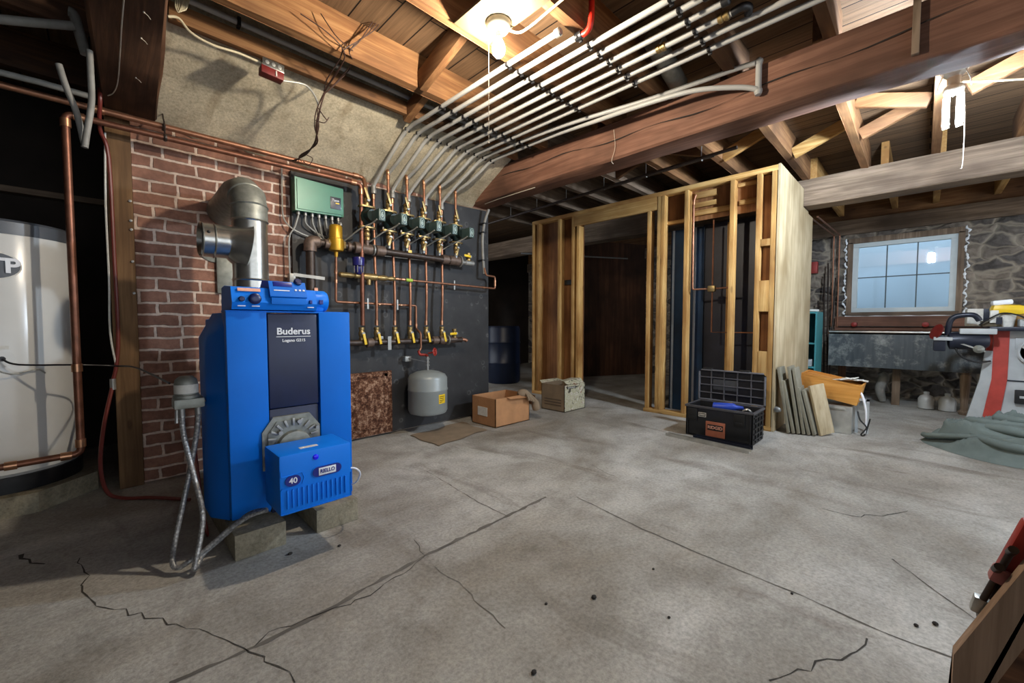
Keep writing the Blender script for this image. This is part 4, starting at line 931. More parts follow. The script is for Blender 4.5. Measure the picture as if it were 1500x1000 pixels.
# room behind: sheets, shower pipes, dark panelling
bs = thing('blue_sheet', 'dark blue glossy sheet standing behind the open studs', 'sheet', (4.45, 1.5, 0))
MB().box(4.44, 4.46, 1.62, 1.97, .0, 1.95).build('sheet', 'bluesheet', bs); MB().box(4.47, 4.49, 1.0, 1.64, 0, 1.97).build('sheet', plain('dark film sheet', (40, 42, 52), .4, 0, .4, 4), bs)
for y in (1.93, 1.70): MB().box(4.43, 4.44, y, y+.02, 0, 1.95).build('edge_trim', 'grey_panel', bs)
for z in (1.80, 1.0): MB().box(4.425, 4.44, 1.79, 1.805, z-.11, z+.11, .003).build('hinge_strip', 'grey_panel', bs)
tag(MB().box(4.435, 4.47, 1.36, 1.40, 0, 1.95, .003).build('wall_batten', 'pineZ'), 'thin batten standing in front of the dark sheet', 'batten')
sp_ = pipe('shower_pipe', 'thin copper shower pipe crossing behind the studs', 'copper', [(4.14, 1.60, 2.20), (4.14, 1.62, 2.14), (4.14, 1.615, 1.28), (4.20, 1.43, 1.28), (4.20, 1.28, 1.285)], .009, [((4.14, 1.618, 2.12), Z_, .014)])
MB().tube([(4.20, 1.45, 1.94), (4.20, 1.45, .86), (4.20, 1.05, .86)], .008, 8).build('riser', 'copper', sp_)
MB().obox((4.185, 1.45, 1.28), (.05, .07, .06), (0, 0, 0), .012).build('mixing_valve', 'brass', sp_)
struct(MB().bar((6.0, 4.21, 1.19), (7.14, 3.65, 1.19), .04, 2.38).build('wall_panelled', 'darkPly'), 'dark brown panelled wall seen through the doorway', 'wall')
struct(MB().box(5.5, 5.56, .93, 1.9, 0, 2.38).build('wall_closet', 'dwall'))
tag(MB().cyl((4.6, 4.4, 2.02), (6.4, 3.6, 2.05), .012, n=8).build('hanging_conduit', 'zinc'), 'thin pipe crossing the dark ceiling beyond the doorway', 'pipe')
dr = thing('plastic_drum', 'blue plastic drum standing in the dark passage', 'drum', (4.55, 4.75, 0))
MB().lathe([(.25, 0), (.27, .03), (.27, .30), (.28, .32), (.27, .34), (.27, .62), (.28, .64), (.27, .66), (.27, .86), (.25, .90), (.01, .90)], (4.55, 4.75, 0), 'Z', 32).build('body', 'barrel', dr)

# ================================================================ things on the floor
# tool box
tb = thing('tool_box', 'open black tool box with orange badge in front of the studs', 'tool box', (3.65, 1.15, 0))
t = MB(); x0, x1, y0, y1, h = 3.50, 3.80, .89, 1.40, .255
for a in ((x0, x0+.012, y0, y1), (x1-.012, x1, y0, y1), (x0, x1, y0, y0+.012), (x0, x1, y1-.012, y1)): t.box(*a, .008, h, .003)
t.box(x0, x1, y0, y1, .004, .02, .003); t.build('body', 'black', tb)
rm_ = MB(); 
for a in ((x0-.008, x0+.008, y0-.008, y1+.008), (x1-.006, x1+.006, y0-.008, y1+.008), (x0, x1, y0-.008, y0+.008), (x0, x1, y1-.008, y1+.008)): rm_.box(*a, h-.012, h+.006, .003)
rm_.build('rim', plain('grey black plastic', (74, 74, 78), .45), tb)
rbm = MB()
for k in range(5): z = .04+.042*k; rbm.box(x0+.02, x1-.02, y0-.008, y0, z, z+.012, .003)
for k in range(3): x = x0+.06+.08*k; rbm.box(x, x+.014, y0-.009, y0, .02, .23, .003)
for y in (y0+.012, y1-.024): rbm.box(x0-.007, x0, y, y+.012, .012, .235, .003)
rbm.build('rib', 'black', tb)
for y in (1.35, .99):
    la = MB(); la.box(x0-.016, x0, y-.045, y+.035, .135, .235, .005); la.box(x0-.022, x0-.014, y-.03, y+.02, .15, .172, .002); la.build('latch', 'rubber', tb)
pl = MB().box(x0-.010, x0, 1.085, 1.235, .022, .145, .006).build('badge', plain('rust orange plastic', (164, 98, 72), .5), tb)
MB().box(x0-.013, x0-.009, 1.10, 1.22, .075, .122, .002).build('name_plate', 'rubber', pl)
text('RIDGID', (x0-.0136, 1.16, .098), FX, .034, 'orange_label', pl, bold=.0008)
st_ = MB().box(x0-.0022, x0, 1.235, 1.297, .172, .208, .002).build('sticker', 'label', tb)
si_ = MB().box(x0-.0030, x0-.001, 1.240, 1.292, .177, .203, .001).build('sticker_field', 'rubber', st_)
for y in (1.283, 1.272, 1.261, 1.250): MB().box(x0-.0036, x0-.002, y-.0035, y+.0035, .183, .198).build('print', 'label', st_)
lid = MB()
ly0, ly1, lz0, lz1 = y0-.002, y1+.018, .262, .535
lx = x1+.012
lid.prism([(ly0, lz0), (ly1, lz0), (ly1, lz1-.02), (ly1-.02, lz1), (ly0+.03, lz1), (ly0, lz1-.03)], 'X', lx+.028, lx+.036)
lido = lid.build('lid', 'black', tb)
fr2 = MB()
fr2.box(lx, lx+.036, ly0, ly0+.010, lz0, lz1-.03, .002); fr2.box(lx, lx+.036, ly1-.010, ly1, lz0, lz1-.02, .002); fr2.box(lx, lx+.036, ly0+.02, ly1-.02, lz1-.010, lz1, .002); fr2.box(lx, lx+.036, ly0, ly1, lz0, lz0+.010, .002)
fr2.build('lid_rim', plain('worn grey plastic', (104, 104, 108), .45), lido)
gr = MB()
for k in range(1, 4): z = lz0+(lz1-lz0)*k/4; gr.box(lx+.008, lx+.032, ly0, ly1, z-.004, z+.004)
for k in range(1, 5): y = ly0+(ly1-ly0)*k/5; gr.box(lx+.010, lx+.032, y-.004, y+.004, lz0, lz1)
gr.build('lid_rib', plain('grey plastic ribs', (84, 84, 88), .45), lido)
MB().box(lx+.022, lx+.029, 1.10, 1.30, .36, .45, .002).build('lid_label', 'tank_rim', lido)
for y in (1.35, 1.05): MB().box(lx+.01, lx+.05, y-.04, y+.04, lz1-.004, lz1+.012, .004).build('lid_latch', 'rubber', lido)
bt = thing('grease_gun', 'blue tool lying inside the open tool box', 'tool', (3.6, 1.1, .2))
MB().lathe([(.012, 0), (.035, .01), (.035, .16), (.02, .18), (.012, .23)], (3.60, 1.22, .25), V((.05, -1, .08)), 20).build('body', 'bluetool', bt)
MB().tube([(3.60, .99, .245), (3.6, .96, .262), (3.61, .94, .25), (3.63, .93, .22)], .009, 8, 4).build('handle', 'steel', bt)
tag(MB().box(3.53, 3.77, .92, 1.37, .024, .19).build('tool_tray', 'rubber'), 'dark loaded tray down in the tool box', 'tray')
ra = thing('metal_channel', 'long scuffed metal channel on the floor before the tool box', 'channel', (3.35, 1.17, 0))
def chan(o, p, q, w, h, mat):
    mb = MB(); p, q = V(p), V(q); d = (q-p).normalized(); n = V((-d.y, d.x, 0))
    mb.bar(p+V((0, 0, .003)), q+V((0, 0, .003)), w, .006); mb.bar(p+n*w/2+V((0, 0, h/2)), q+n*w/2+V((0, 0, h/2)), .004, h); mb.bar(p-n*w/2+V((0, 0, h/2)), q-n*w/2+V((0, 0, h/2)), .004, h); mb.build('profile', mat, o)
chan(ra, (3.36, 1.50, 0), (3.31, .855, 0), .045, .022, 'steel')
ra2 = thing('metal_channel', 'short black slotted channel between the tool box and the long channel', 'channel', (3.43, 1.1, 0))
chan(ra2, (3.435, 1.30, 0), (3.40, .87, 0), .05, .03, 'slate')
# leaning boards
names = ['tallest grey board leaning first against the end panel', 'second grey board of the leaning stack', 'third grey board of the leaning stack', 'fourth grey board of the leaning stack', 'fifth grey board of the leaning stack', 'sixth, shorter grey board of the leaning stack', 'front pale board with its wide face showing']
for i in range(7):
    L = (.56, .45, .57, .56, .40, .38, .42)[i]; y = .79-.034*i; x = 4.10+.012*i; lean = .085
    p = V((x+.10, y-.013, .001)); q = p+V((-.01, lean, math.sqrt(L*L-lean*lean)))
    d = (q-p).normalized(); yaw = -.04 if i < 6 else -.55
    a = V((math.cos(yaw), math.sin(yaw), 0)); a = (a-d*a.dot(d)).normalized(); b = d.cross(a)
    w = .16 if i < 6 else .15; off = V((0, 0, 0)) if i < 6 else V((.02, -.035, 0))
    tag(MB().obox((p+q)/2+off+V((0, 0, .012)), (w, .021, L), Matrix((a, b, d)).transposed(), .002).build('leaning_board', 'greyboard' if i < 6 else 'palePly'), names[i], 'board', 'boards stacked against the end panel')
tag(MB().lathe([(.001, 0), (.022, .003), (.026, .02), (.02, .04), (.012, .05)], (4.12, .884, .20), V((-.3, -1, 0)), 16).build('wall_stop', 'zinc'), 'small metal fitting poking from the foot of the end panel', 'fitting')
# steel case with a plywood box thrown on top
mc = thing('steel_case', 'scuffed steel case on the floor under a tilted plywood box', 'case', (4.65, .54, 0))
MB().box(4.47, 4.85, .395, .69, .002, .235, .004).build('body', 'steel', mc)
MB().box(4.462, 4.47, .44, .56, .205, .222, .003).build('clasp', 'steel', mc)
pb = thing('plywood_box', 'orange plywood box lying tilted on the steel case', 'box', (4.65, .56, .25))
rot = Matrix.Rotation(R(11), 3, 'X')
MB().obox((4.66, .565, .365), (.34, .43, .155), rot, .003).build('panel', 'orangePly', pb)
rim = MB()
for dx, dy, sx_, sy_ in ((-.165, 0, .012, .43), (.165, 0, .012, .43), (0, -.21, .34, .012), (0, .21, .34, .012)): rim.obox(V((4.66, .565, .365))+rot @ V((dx, dy, .085)), (sx_, sy_, .02), rot)
rim.build('rim', 'orangePly', pb)
pp = MB(); rn = random.Random(5)
for k in range(5): pp.obox((4.60+.05*k, .50-.03*k, .452-.004*k), (.12, .16, .006), (R(9+rn.uniform(-6, 6)), rn.uniform(-.2, .2), rn.uniform(0, 3)))
tag(pp.build('paper_scraps', 'label'), 'torn paper scraps lying on the plywood box', 'paper', None, 'stuff')
tag(MB().tube([(4.55, .36, .36), (4.52, .335, .33), (4.50, .31, .22), (4.50, .305, .10), (4.505, .31, .02)], lambda t: .011*(1-.6*t), 8, 6).build('paint_strap', 'white'), 'white strap hanging down past the steel case', 'strap')
tag(MB().tube([(4.50, .36, .20), (4.46, .34, .14), (4.47, .30, .08), (4.45, .33, .02), (4.52, .31, .012), (4.50, .28, .15)], .006, 6, 6).build('black_cable', 'rubber'), 'tangled black cord at the side of the steel case', 'cord')
fr3 = MB(); fr3.box(4.60, 4.615, .30, .375, .0, .26); 
tag(MB().box(4.60, 4.62, .295, .315, 0, .30).box(4.60, 4.62, .365, .385, 0, .30).box(4.60, 4.62, .295, .385, .28, .30).build('metal_rack', 'grey_panel'), 'small grey metal frame behind the corner of the steel case', 'frame'); fr3.bm.clear()
# cartons
def carton(name, label, x0, x1, y0, y1, h, mat, front):
    o = thing(name, label, 'box', ((x0+x1)/2, (y0+y1)/2, 0)); b = MB(); t = .006
    b.box(x0, x1, y0, y1, .001, .008)
    for a in ((x0, x0+t, y0, y1), (x1-t, x1, y0, y1), (x0, x1, y1-t, y1)): b.box(*a, .001, h)
    b.build('body', mat, o); MB().box(x0, x1, y0, y0+t, .001, h).build('front_panel', front, o); return o
c1 = carton('cardboard_box', 'open brown cardboard box by the black board corner', 2.48, 2.93, 2.69, 3.02, .262, 'cardboard', 'cardboard')
f1 = MB(); f1.quadmesh([[(2.93, 2.69, .262), (2.93, 2.98, .262)], [(3.0, 2.68, .235), (3.01, 2.97, .24)], [(3.03, 2.67, .12), (3.05, 2.96, .15)]]); f1.quadmesh([[(2.62, 2.69, .262), (2.93, 2.69, .262)], [(2.63, 2.65, .25), (2.93, 2.655, .235)]])
f1.build('flap', 'cardboard', c1)
MB().box(2.474, 2.48, 2.80, 2.93, .09, .17).build('sticker', 'label', c1)
gl_ = thing('work_glove', 'crumpled tan glove hanging over the cardboard box edge', 'glove', (2.9, 2.69, .15))
g2 = MB(); g2.tube([(2.80, 2.72, .265), (2.86, 2.69, .275), (2.92, 2.67, .25), (2.97, 2.655, .18), (2.99, 2.65, .10)], lambda t: .028+.014*math.sin(t*9), 10, 5)
for k in range(3): g2.tube([(2.84+.03*k, 2.685, .27), (2.85+.03*k, 2.65, .27-.02*k), (2.87+.03*k, 2.64, .21-.01*k)], .012, 8, 4)
g2.build('glove', 'flatcard', gl_)
c2 = carton('printed_box', 'printed white carton in front of the left studs', 3.43, 3.80, 2.645, 2.965, .285, 'flatcard', 'printed')
f2 = MB(); f2.quadmesh([[(3.43, 2.965, .285), (3.80, 2.965, .285)], [(3.46, 3.02, .31), (3.78, 3.03, .30)]]); f2.quadmesh([[(3.50, 2.67, .285), (3.80, 2.66, .285)], [(3.52, 2.72, .315), (3.79, 2.70, .335)], [(3.55, 2.80, .318), (3.78, 2.82, .325)]])
f2.build('flap', 'printed', c2)
tg = MB().box(3.47, 3.63, 2.640, 2.645, .245, .268).build('title_strip', 'rubber', c2)
for k in range(6): MB().box(3.485+.022*k, 3.499+.022*k, 2.6385, 2.640, .252, .262).build('print', 'label', tg)
for z in (.12, .09, .06): MB().box(3.425, 3.43, 2.69, 2.92, z, z+.012).build('print_band', plain('brown print', (92, 78, 62), .8), c2)
fc = MB(); rows = []; P = [(1.80, 2.60), (2.38, 2.70), (2.40, 3.08), (1.80, 3.02)]
for j in range(9):
    row = []
    for i in range(13):
        u, v = i/12, j/8; x = (P[0][0]*(1-u)+P[1][0]*u)*(1-v)+(P[3][0]*(1-u)+P[2][0]*u)*v; y = (P[0][1]*(1-u)+P[1][1]*u)*(1-v)+(P[3][1]*(1-u)+P[2][1]*u)*v
        row.append((x+.01*math.sin(v*9), y+.012*math.sin(u*11), .006+.004*math.sin(u*5)*math.sin(v*4)))
    rows.append(row)
fc.quadmesh(rows); fc.quadmesh([[(p[0], p[1], .001) for p in r] for r in rows])
tag(fc.build('cardboard_sheet', 'flatcard'), 'flattened cardboard sheet on the floor under the expansion tank', 'cardboard')
# canvas heap
ta = MB(); rows = []; nu, nv = 140, 60
for j in range(nv+1):
    v = j/nv; row = []
    for i in range(nu):
        a = 2*PI*i/nu; r = v
        ex_ = 1+.06*math.sin(3*a+1)+.05*math.sin(5*a)
        x = 4.70+.50*r*ex_*math.cos(a); y = -.66+.62*r*ex_*math.sin(a)
        hgt = .215*(1-r**3)
        w1 = 11*r+1.7*math.sin(2*a+1)+.9*math.sin(5*a+2); w2 = 7*r+2.2*math.sin(a*1+.5)+1.1*math.sin(3*a); fold = .075*(1-abs(math.sin(w1)))**1.3-.02+.05*(1-abs(math.sin(w2)))**2.2
        z = max(.003, hgt+fold*min(1, (1-r)*9)*min(1, r*5))
        row.append((x, y, z if r < 1 else .002))
    rows.append(row+[row[0]])
ta.quadmesh(rows)
def heap(r, a):
    ex_ = 1+.06*math.sin(3*a+1)+.05*math.sin(5*a); return V((4.70+.50*r*ex_*math.cos(a), -.66+.62*r*ex_*math.sin(a), .215*(1-r**3)))
rn = random.Random(8)
for k, (r0, a0, a1, rad) in enumerate(((.90, 1.5, 3.6, .026), (.80, 2.2, 4.4, .03), (.70, 1.2, 3.3, .034), (.62, 2.6, 4.8, .03), (.52, 1.4, 3.9, .036), (.42, 2.2, 4.9, .034), (.30, 1.0, 3.6, .036), (.2, 2.0, 5.2, .036), (.76, 3.2, 4.9, .03), (.86, 2.8, 3.9, .022))):
    ph = rn.uniform(0, 6); pts = []
    for i in range(15):
        t = i/14; a = a0+(a1-a0)*t; p = heap(r0+.09*math.sin(3.1*t*2+ph)-.08*t, a); pts.append(p+V((0, 0, .028+.012*math.sin(5*t+ph))))
    ta.tube(pts, lambda t, q=rad, ph=ph: q*(.25+.75*math.sin(PI*min(1, max(0, t)))**.5)*(1+.15*math.sin(9*t+ph)), 10, 4)
tag(ta.build('canvas_tarp', 'tarp', ang=80), 'crumpled grey green canvas tarp heaped on the floor', 'tarp')
# plank leaning near the camera, with a red bar clamp along it
KX = 1.27; HF = V((1, 0, 0))
def Q(px, py, D=0.): return at(px, py, x=KX+D)
def slab(poly, D, th, mat, nm):
    return MB().prism(poly, 'X', KX+D, KX+D+th).build(nm, mat)
A_, B_ = Q(1397, 959), Q(1500, 834); C_, D_ = Q(1461, 1000), Q(1500, 949)
ext = lambda p, q, t: (p.y+(q.y-p.y)*t, p.z+(q.z-p.z)*t)
tz = C_.z/(D_.z-C_.z)
tw = wood('plank grain', (160, 132, 108), (188, 158, 132), 'Z', (128, 104, 84), knots=.2)
TL_ = 2.0
tag(slab([(A_.y, A_.z), (A_.y, .001), ext(C_, D_, -tz+.01), ext(C_, D_, 2.4*TL_-tz), ext(A_, B_, TL_)], 0, .035, tw, 'wooden_plank'), 'weathered plank leaning up out of the near corner', 'plank')
c0 = ext(C_, D_, -tz+.01); c1 = ext(C_, D_, 2.4*TL_-tz)
tag(slab([(c0[0]+.0, .001), (c0[0]-.08, .001), (c1[0]-.08, c1[1]-.02), (c1[0]+.045, c1[1]+.0)], .037, .05, 'darkY', 'dark_timber'), 'dark timber close behind the leaning plank', 'timber')
bc = thing('bar_clamp', 'red bar clamp lying along the upper edge of the leaning plank', 'clamp', Q(1437, 885, .06))
k_ = .075
MB().bar(Q(1436, 905, k_), Q(1510, 778, k_), .012, .028, HF).build('bar', 'iron', bc)
MB().bar(Q(1434, 896, k_-.02), Q(1442, 876, k_-.02), .03, .026, HF, .004).build('jaw', 'steel', bc)
MB().bar(Q(1463, 852, k_-.02), Q(1474, 834, k_-.02), .034, .034, HF, .005).build('jaw', plain('pink worn paint', (170, 106, 102), .5), bc)
MB().bar(Q(1472, 850, k_-.005), Q(1520, 768, k_-.005), .04, .040, HF, .006).build('body', 'red', bc)
MB().cyl(Q(1440, 878, k_-.03), Q(1482, 806, k_-.03), .006, n=10).build('screw', 'iron', bc)
for a_, b_ in ((1459, 834), (1480, 809)): MB().cyl(Q(a_, b_, k_-.03), Q(a_+5, b_-4, k_-.05), .008, n=10).build('knob', 'iron', bc)

# ================================================================ window bench and machine
wb = thing('workbench', 'long bench with dark stained front board under the window', 'workbench', (6.6, 0, 0))
MB().box(6.20, 7.06, -1.6, .80, .815, .85, .004).build('worktop', 'dark'+'Y', wb)
MB().box(6.20, 6.235, -1.6, .79, .44, .838, .004).build('front_board', 'apron', wb)
MB().box(6.19, 6.215, -1.6, .79, .838, .854, .002).build('edge_strip', 'steel', wb)
for x, y in ((6.50, .19), (6.50, -1.3)): MB().box(x-.035, x+.035, y-.035, y+.035, 0, .815, .004).build('leg', 'grey'+'Z', wb)
MB().lathe([(.035, 0), (.045, .02), (.05, .03), (.03, .05), (.028, .10), (.038, .30), (.042, .40), (.03, .42), (.048, .44), (.03, .46), (.045, .48), (.045, .814)], (6.27, -.335, 0), 'Z', 20).build('turned_leg', 'grey'+'Z', wb)
MB().box(6.98, 7.06, .70, .78, 0, .815, .004).build('leg', 'dark'+'Z', wb)
MB().box(7.05, 7.085, -1.6, .84, .852, 1.035, .004).build('back_board', 'beam'+'Y', wb)
for i, y in enumerate((.63, -.03)):
    o = thing('bench_clamp', ('red clamp on the bench back board, under the left pane', 'red clamp on the bench back board, under the right pane')[i], 'clamp', (7.0, y, .93), 'clamps on the bench back board')
    MB().box(6.99, 7.05, y-.03, y+.03, .905, .955, .008).build('jaw', 'dark_red', o); MB().lathe([(.004, 0), (.03, .004), (.03, .014), (.004, .02)], (6.99, y, .93), '-X', 14).build('knob', 'red', o)
tag(MB().cyl((7.03, .80, .90), (7.03, -.5, .905), .008, n=8).build('clamp_bar', 'iron'), 'thin iron bar running along the bench back board', 'bar')
for i, (x, y) in enumerate(((6.42, -.06), (6.40, -.22))):
    j = thing('plastic_jug', ('cloudy plastic jug under the bench, beside the square leg', 'cloudy plastic jug under the bench, nearer the turned leg')[i], 'jug', (x, y, 0), 'jugs under the bench')
    MB().lathe([(.05, 0), (.068, .01), (.068, .11), (.05, .145), (.022, .16), (.022, .175)], (x, y, 0), 'Z', 20).build('body', 'jug', j); MB().lathe([(.024, .17), (.024, .19), (.01, .195)], (x, y, 0), 'Z', 14).build('lid', 'grey_panel', j)
tag(MB().tube([(6.56, .30, .02), (6.54, .33, .16), (6.56, .30, .30), (6.55, .33, .36)], lambda t: .03+.02*math.sin(t*3), 10, 6).build('rag_bundle', 'grey_pex'), 'pale cloth bundle hanging under the bench beside the square leg', 'cloth')
# shelf and rods left of the window
sh = thing('teal_shelf', 'teal open shelf unit behind the end panel', 'shelf', (6.0, .95, 0))
s_ = MB(); s_.box(5.85, 6.25, 1.14, 1.155, 0, 1.08); s_.box(6.235, 6.25, .86, 1.155, 0, 1.08); s_.box(5.85, 6.25, .86, .875, 0, 1.08)
for z in (.02, .42, .70, 1.06): s_.box(5.85, 6.25, .875, 1.14, z, z+.018)
s_.build('carcass', 'teal', sh)
tag(MB().obox((6.0, .96, 1.095), (.2, .16, .025), (.05, .04, .3), .003).build('paper_stack', 'label'), 'white papers on top of the teal shelf', 'paper')
tag(MB().box(5.87, 5.98, .90, .99, .44, .52, .004).build('paint_tin', 'grey_panel'), 'pale tin on the middle level of the teal shelf', 'tin')
for i, (a, b) in enumerate((((6.3, .80, 0), (6.95, .92, 1.75)), ((6.35, .84, 0), (7.0, .965, 1.62)), ((6.5, .82, 0), (6.95, .835, 1.55)), ((6.40, .88, 0), (6.9, 1.01, 1.25)))):
    tag(MB().cyl(a, b, .009, n=8).build('thin_rod', 'iron'), ('dark rod leaning by the teal shelf, the tallest', 'dark rod leaning by the teal shelf, second tallest', 'dark rod leaning by the teal shelf, near the copper lines', 'shortest dark rod leaning behind the teal shelf')[i], 'rod', 'rods leaning left of the window')
for i, y in enumerate((.872, .812)):
    pipe('copper_line', ('left copper line dropping beside the window', 'right copper line dropping beside the window')[i], 'copper', [(5.55, y+.03, 2.105), (6.98, y, 2.12), (7.03, y, .90)], .009, grp='copper lines by the window')
tag(MB().obox((7.08, 1.10, 1.72), (.08, .10, .16), (0, 0, 0), .008).build('meter_box', 'red'), 'red box on the stone wall behind the end panel', 'box')
# radial arm saw on its stand
ms = thing('machine_stand', 'red and grey saw stand beside the bench', 'stand', (5.75, -.7, 0))
MB().prism([(-.455, .88), (-.545, .88), (-.545, .45), (-.50, .0), (-.40, .0), (-.455, .45)], 'X', 5.60, 5.66).build('red_panel', 'stand_red', ms)
MB().prism([(-.41, .70), (-.455, .70), (-.455, .45), (-.40, 0), (-.30, 0), (-.385, .44)], 'X', 5.605, 5.65).build('side_panel', 'grey_panel', ms)
MB().prism([(-.5, .03), (-1.2, .03), (-1.2, .88), (-.545, .88), (-.545, .45)], 'X', 5.615, 5.66).build('front_panel', 'grey_panel', ms)
MB().box(5.606, 5.63, -1.2, -.47, .44, .45).build('seam', 'slate', ms)
MB().box(5.50, 6.15, -1.25, -.42, .88, .915, .006).build('table', 'slate', ms)
MB().box(6.05, 6.12, -1.2, -.45, 0, .88).build('rear_panel', 'stand_red', ms)
MB().lathe([(.105, -.008), (.115, 0), (.105, .008), (.095, 0), (.105, -.008)], (5.585, -.70, .70), '-X', 28).build('hand_wheel', 'grey_panel', ms)
w = MB()
for k in range(3): a_ = .5+2*PI*k/3; w.bar((5.585, -.70, .70), (5.585, -.70+.105*math.cos(a_), .70+.105*math.sin(a_)), .02, .008, (1, 0, 0))
w.cyl((5.62, -.70, .70), (5.57, -.70, .70), .02, n=12); w.build('hand_wheel_spoke', 'steel', ms)
MB().lathe([(.002, 0), (.075, .004), (.08, .012), (.04, .03), (.004, .034)], (5.612, -.72, .52), '-X', 18).build('guard_disc', plain('dusty pink disc', (150, 110, 104), .6), ms)
sw_ = MB().box(5.575, 5.615, -.70, -.59, .25, .37, .008).build('switch_box', 'rubber', ms); MB().box(5.568, 5.576, -.675, -.615, .30, .32, .002).build('switch_lever', 'grey_panel', sw_)
MB().box(5.607, 5.616, -.68, -.58, .72, .82, .003).build('panel_plate', 'grey_panel', ms)
pw = thing('saw_motor', 'dark saw head with red disc hanging off the stand', 'saw', (5.5, -.3, .80))
MB().lathe([(.04, 0), (.075, .01), (.08, .06), (.08, .22), (.06, .25), (.02, .26)], (5.50, -.17, .785), V((.05, -1, .05)), 24).build('motor', 'slate', pw)
MB().box(5.44, 5.56, -.16, -.08, .69, .83, .012).build('housing', 'slate', pw)
MB().box(5.42, 5.44, -.20, -.08, .79, .82, .004).build('trim_bar', 'grey_panel', pw)
MB().lathe([(.004, 0), (.07, .002), (.075, .012), (.02, .018)], (5.47, -.105, .865), V((-.45, .85, .35)), 24).build('blade_guard', 'dark_red', pw)
MB().tube([(5.50, -.17, .84), (5.49, -.18, .96), (5.49, -.22, 1.01), (5.49, -.32, 1.02), (5.50, -.36, .97)], .022, 10, 5).build('handle', 'slate', pw)
MB().box(5.42, 5.55, -.46, -.24, .85, .90, .01).build('arm', 'grey_panel', pw)
MB().lathe([(.005, 0), (.035, .004), (.035, .012), (.012, .03)], (5.44, -.36, .72), '-X', 16).build('arbor', 'dullgalv', pw)
MB().tube([(5.46, -.22, .72), (5.46, -.27, .64), (5.5, -.36, .60), (5.58, -.44, .61)], .008, 8, 5).build('cord', 'rubber', pw)
MB().bar((5.44, -.24, .77), (5.44, -.40, .70), .02, .012).build('lever', 'steel', pw)
# clutter on the saw table
bt_z = .916
o = thing('paint_bucket', 'white bucket on the saw table', 'bucket', (5.62, -.52, bt_z)); MB().lathe([(.05, 0), (.062, .10), (.065, .105), (.058, .106), (.045, .01)], (5.60, -.515, bt_z), 'Z', 22).build('body', 'label', o)
MB().box(5.50, 5.505, -.49, -.455, .94, 1.0).build('sticker', 'slate', o)
o = thing('yellow_bag', 'yellow and white bag perched on the bucket', 'bag', (5.62, -.53, 1.03)); MB().obox((5.61, -.525, 1.065), (.13, .20, .09), (.05, 0, .1), .04).build('body', 'yellow', o); MB().obox((5.60, -.49, 1.128), (.10, .12, .045), (-.1, 0, .1), .018).build('top_fold', 'white', o)
for nm, lb_, c, sz, mt in (('cable_box', 'white and blue carton behind the bucket', (5.75, -.34, 1.0), (.14, .10, .16), 'label'), ('battery_case', 'dark case left of the yellow bag', (5.78, -.42, 1.0), (.12, .12, .16), 'slate'),
    ('wooden_block', 'cream wooden block on the saw table, left of the bucket', (5.60, -.435, .943), (.10, .12, .05), 'whiteboard'), ('marked_carton', 'white carton with dark marks touching the left of the bucket', (5.545, -.445, 1.005), (.04, .05, .11), 'label'), ('spool_box', 'grey box on the saw table, right of the bucket', (5.60, -.64, .95), (.10, .10, .065), 'grey_panel'), ('green_case', 'dark green case with white marks on the saw table', (5.62, -.78, .96), (.14, .14, .085), 'green'), ('red_carton', 'small red and white carton at the table edge', (5.53, -.77, .932), (.06, .08, .03), 'stand_red'), ('timber_offcut', 'stack of pale timber offcuts along the back of the table', (6.0, -.85, 1.0), (.10, .7, .16), 'pineY')):
    tag(MB().obox(c, sz, (0, 0, .06), .006).build(nm, mt), lb_, 'box' if 'offcut' not in nm else 'timber')
tag(MB().tube([(5.52, -.36, .93), (5.50, -.42, .99), (5.52, -.50, 1.035), (5.5, -.60, 1.0), (5.5, -.65, .925)], .006, 6, 6).build('tool_cable', 'rubber'), 'dark cord draped in front of the bucket', 'cord')

# ================================================================ lamps
def spot(px, py, z): return at(px, py, z=z)
BX, BY = 1.372, 1.462
sq = tag(MB().box(1.226, 1.443, 1.02, 1.618, 2.368, 2.381, .002).build('ceiling_plate', 'whiteboard'), 'pale painted board behind the bare bulb', 'board')
l1 = thing('bulb_lamp', 'bare glowing bulb in a white porcelain holder with pull string', 'lamp', (BX, BY, 2.37))
MB().lathe([(.058, 0), (.060, .012), (.055, .03), (.044, .045), (.034, .05), (.022, .052)], (BX, BY, 2.374), V((0, 0, -1)), 30).build('lamp_holder', 'porcelain', l1)
MB().lathe([(.015, 0), (.016, .02), (.0145, .03)], (BX, BY, 2.325), V((0, 0, -1)), 18).build('socket_collar', 'brass', l1)
M['bulb'] = emis('glowing bulb glass', (255, 240, 218), BULB1)
MB().lathe([(.013, 0), (.016, .012), (.027, .035), (.031, .055), (.028, .075), (.016, .089), (.002, .093)], (BX, BY, 2.302), V((0, 0, -1)), 24).build('bulb', 'bulb', l1)
MB().tube([(BX-.035, BY+.03, 2.335), (BX-.036, BY+.03, 2.2), (BX-.037, BY+.03, 1.81)], .0013, 5).sph((BX-.037, BY+.03, 1.81), .004, 6).build('pull_string', 'string', l1)
MB().tube([(BX+.05, BY-.02, 2.35), (BX+.085, BY-.05, 2.34), (BX+.11, BY-.10, 2.355), (BX+.12, BY-.2, 2.375), (BX+.12, BY-.3, 2.385)], .0055, 8, 6).build('power_cable', 'cable', l1)
l2 = thing('caged_lamp', 'cool white glowing lamp tubes in a wire holder by the window side', 'lamp', (3.46, -.10, 2.38))
LX, LY = 3.46, -.085
MB().lathe([(.055, 0), (.058, .012), (.05, .03), (.03, .05), (.028, .09), (.04, .10), (.045, .12), (.04, .135)], (LX, LY, 2.388), V((0, 0, -1)), 24).build('lamp_holder', 'porcelain', l2)
M['cfl'] = emis('glowing lamp tube', (222, 238, 255), BULB2)
t4 = MB()
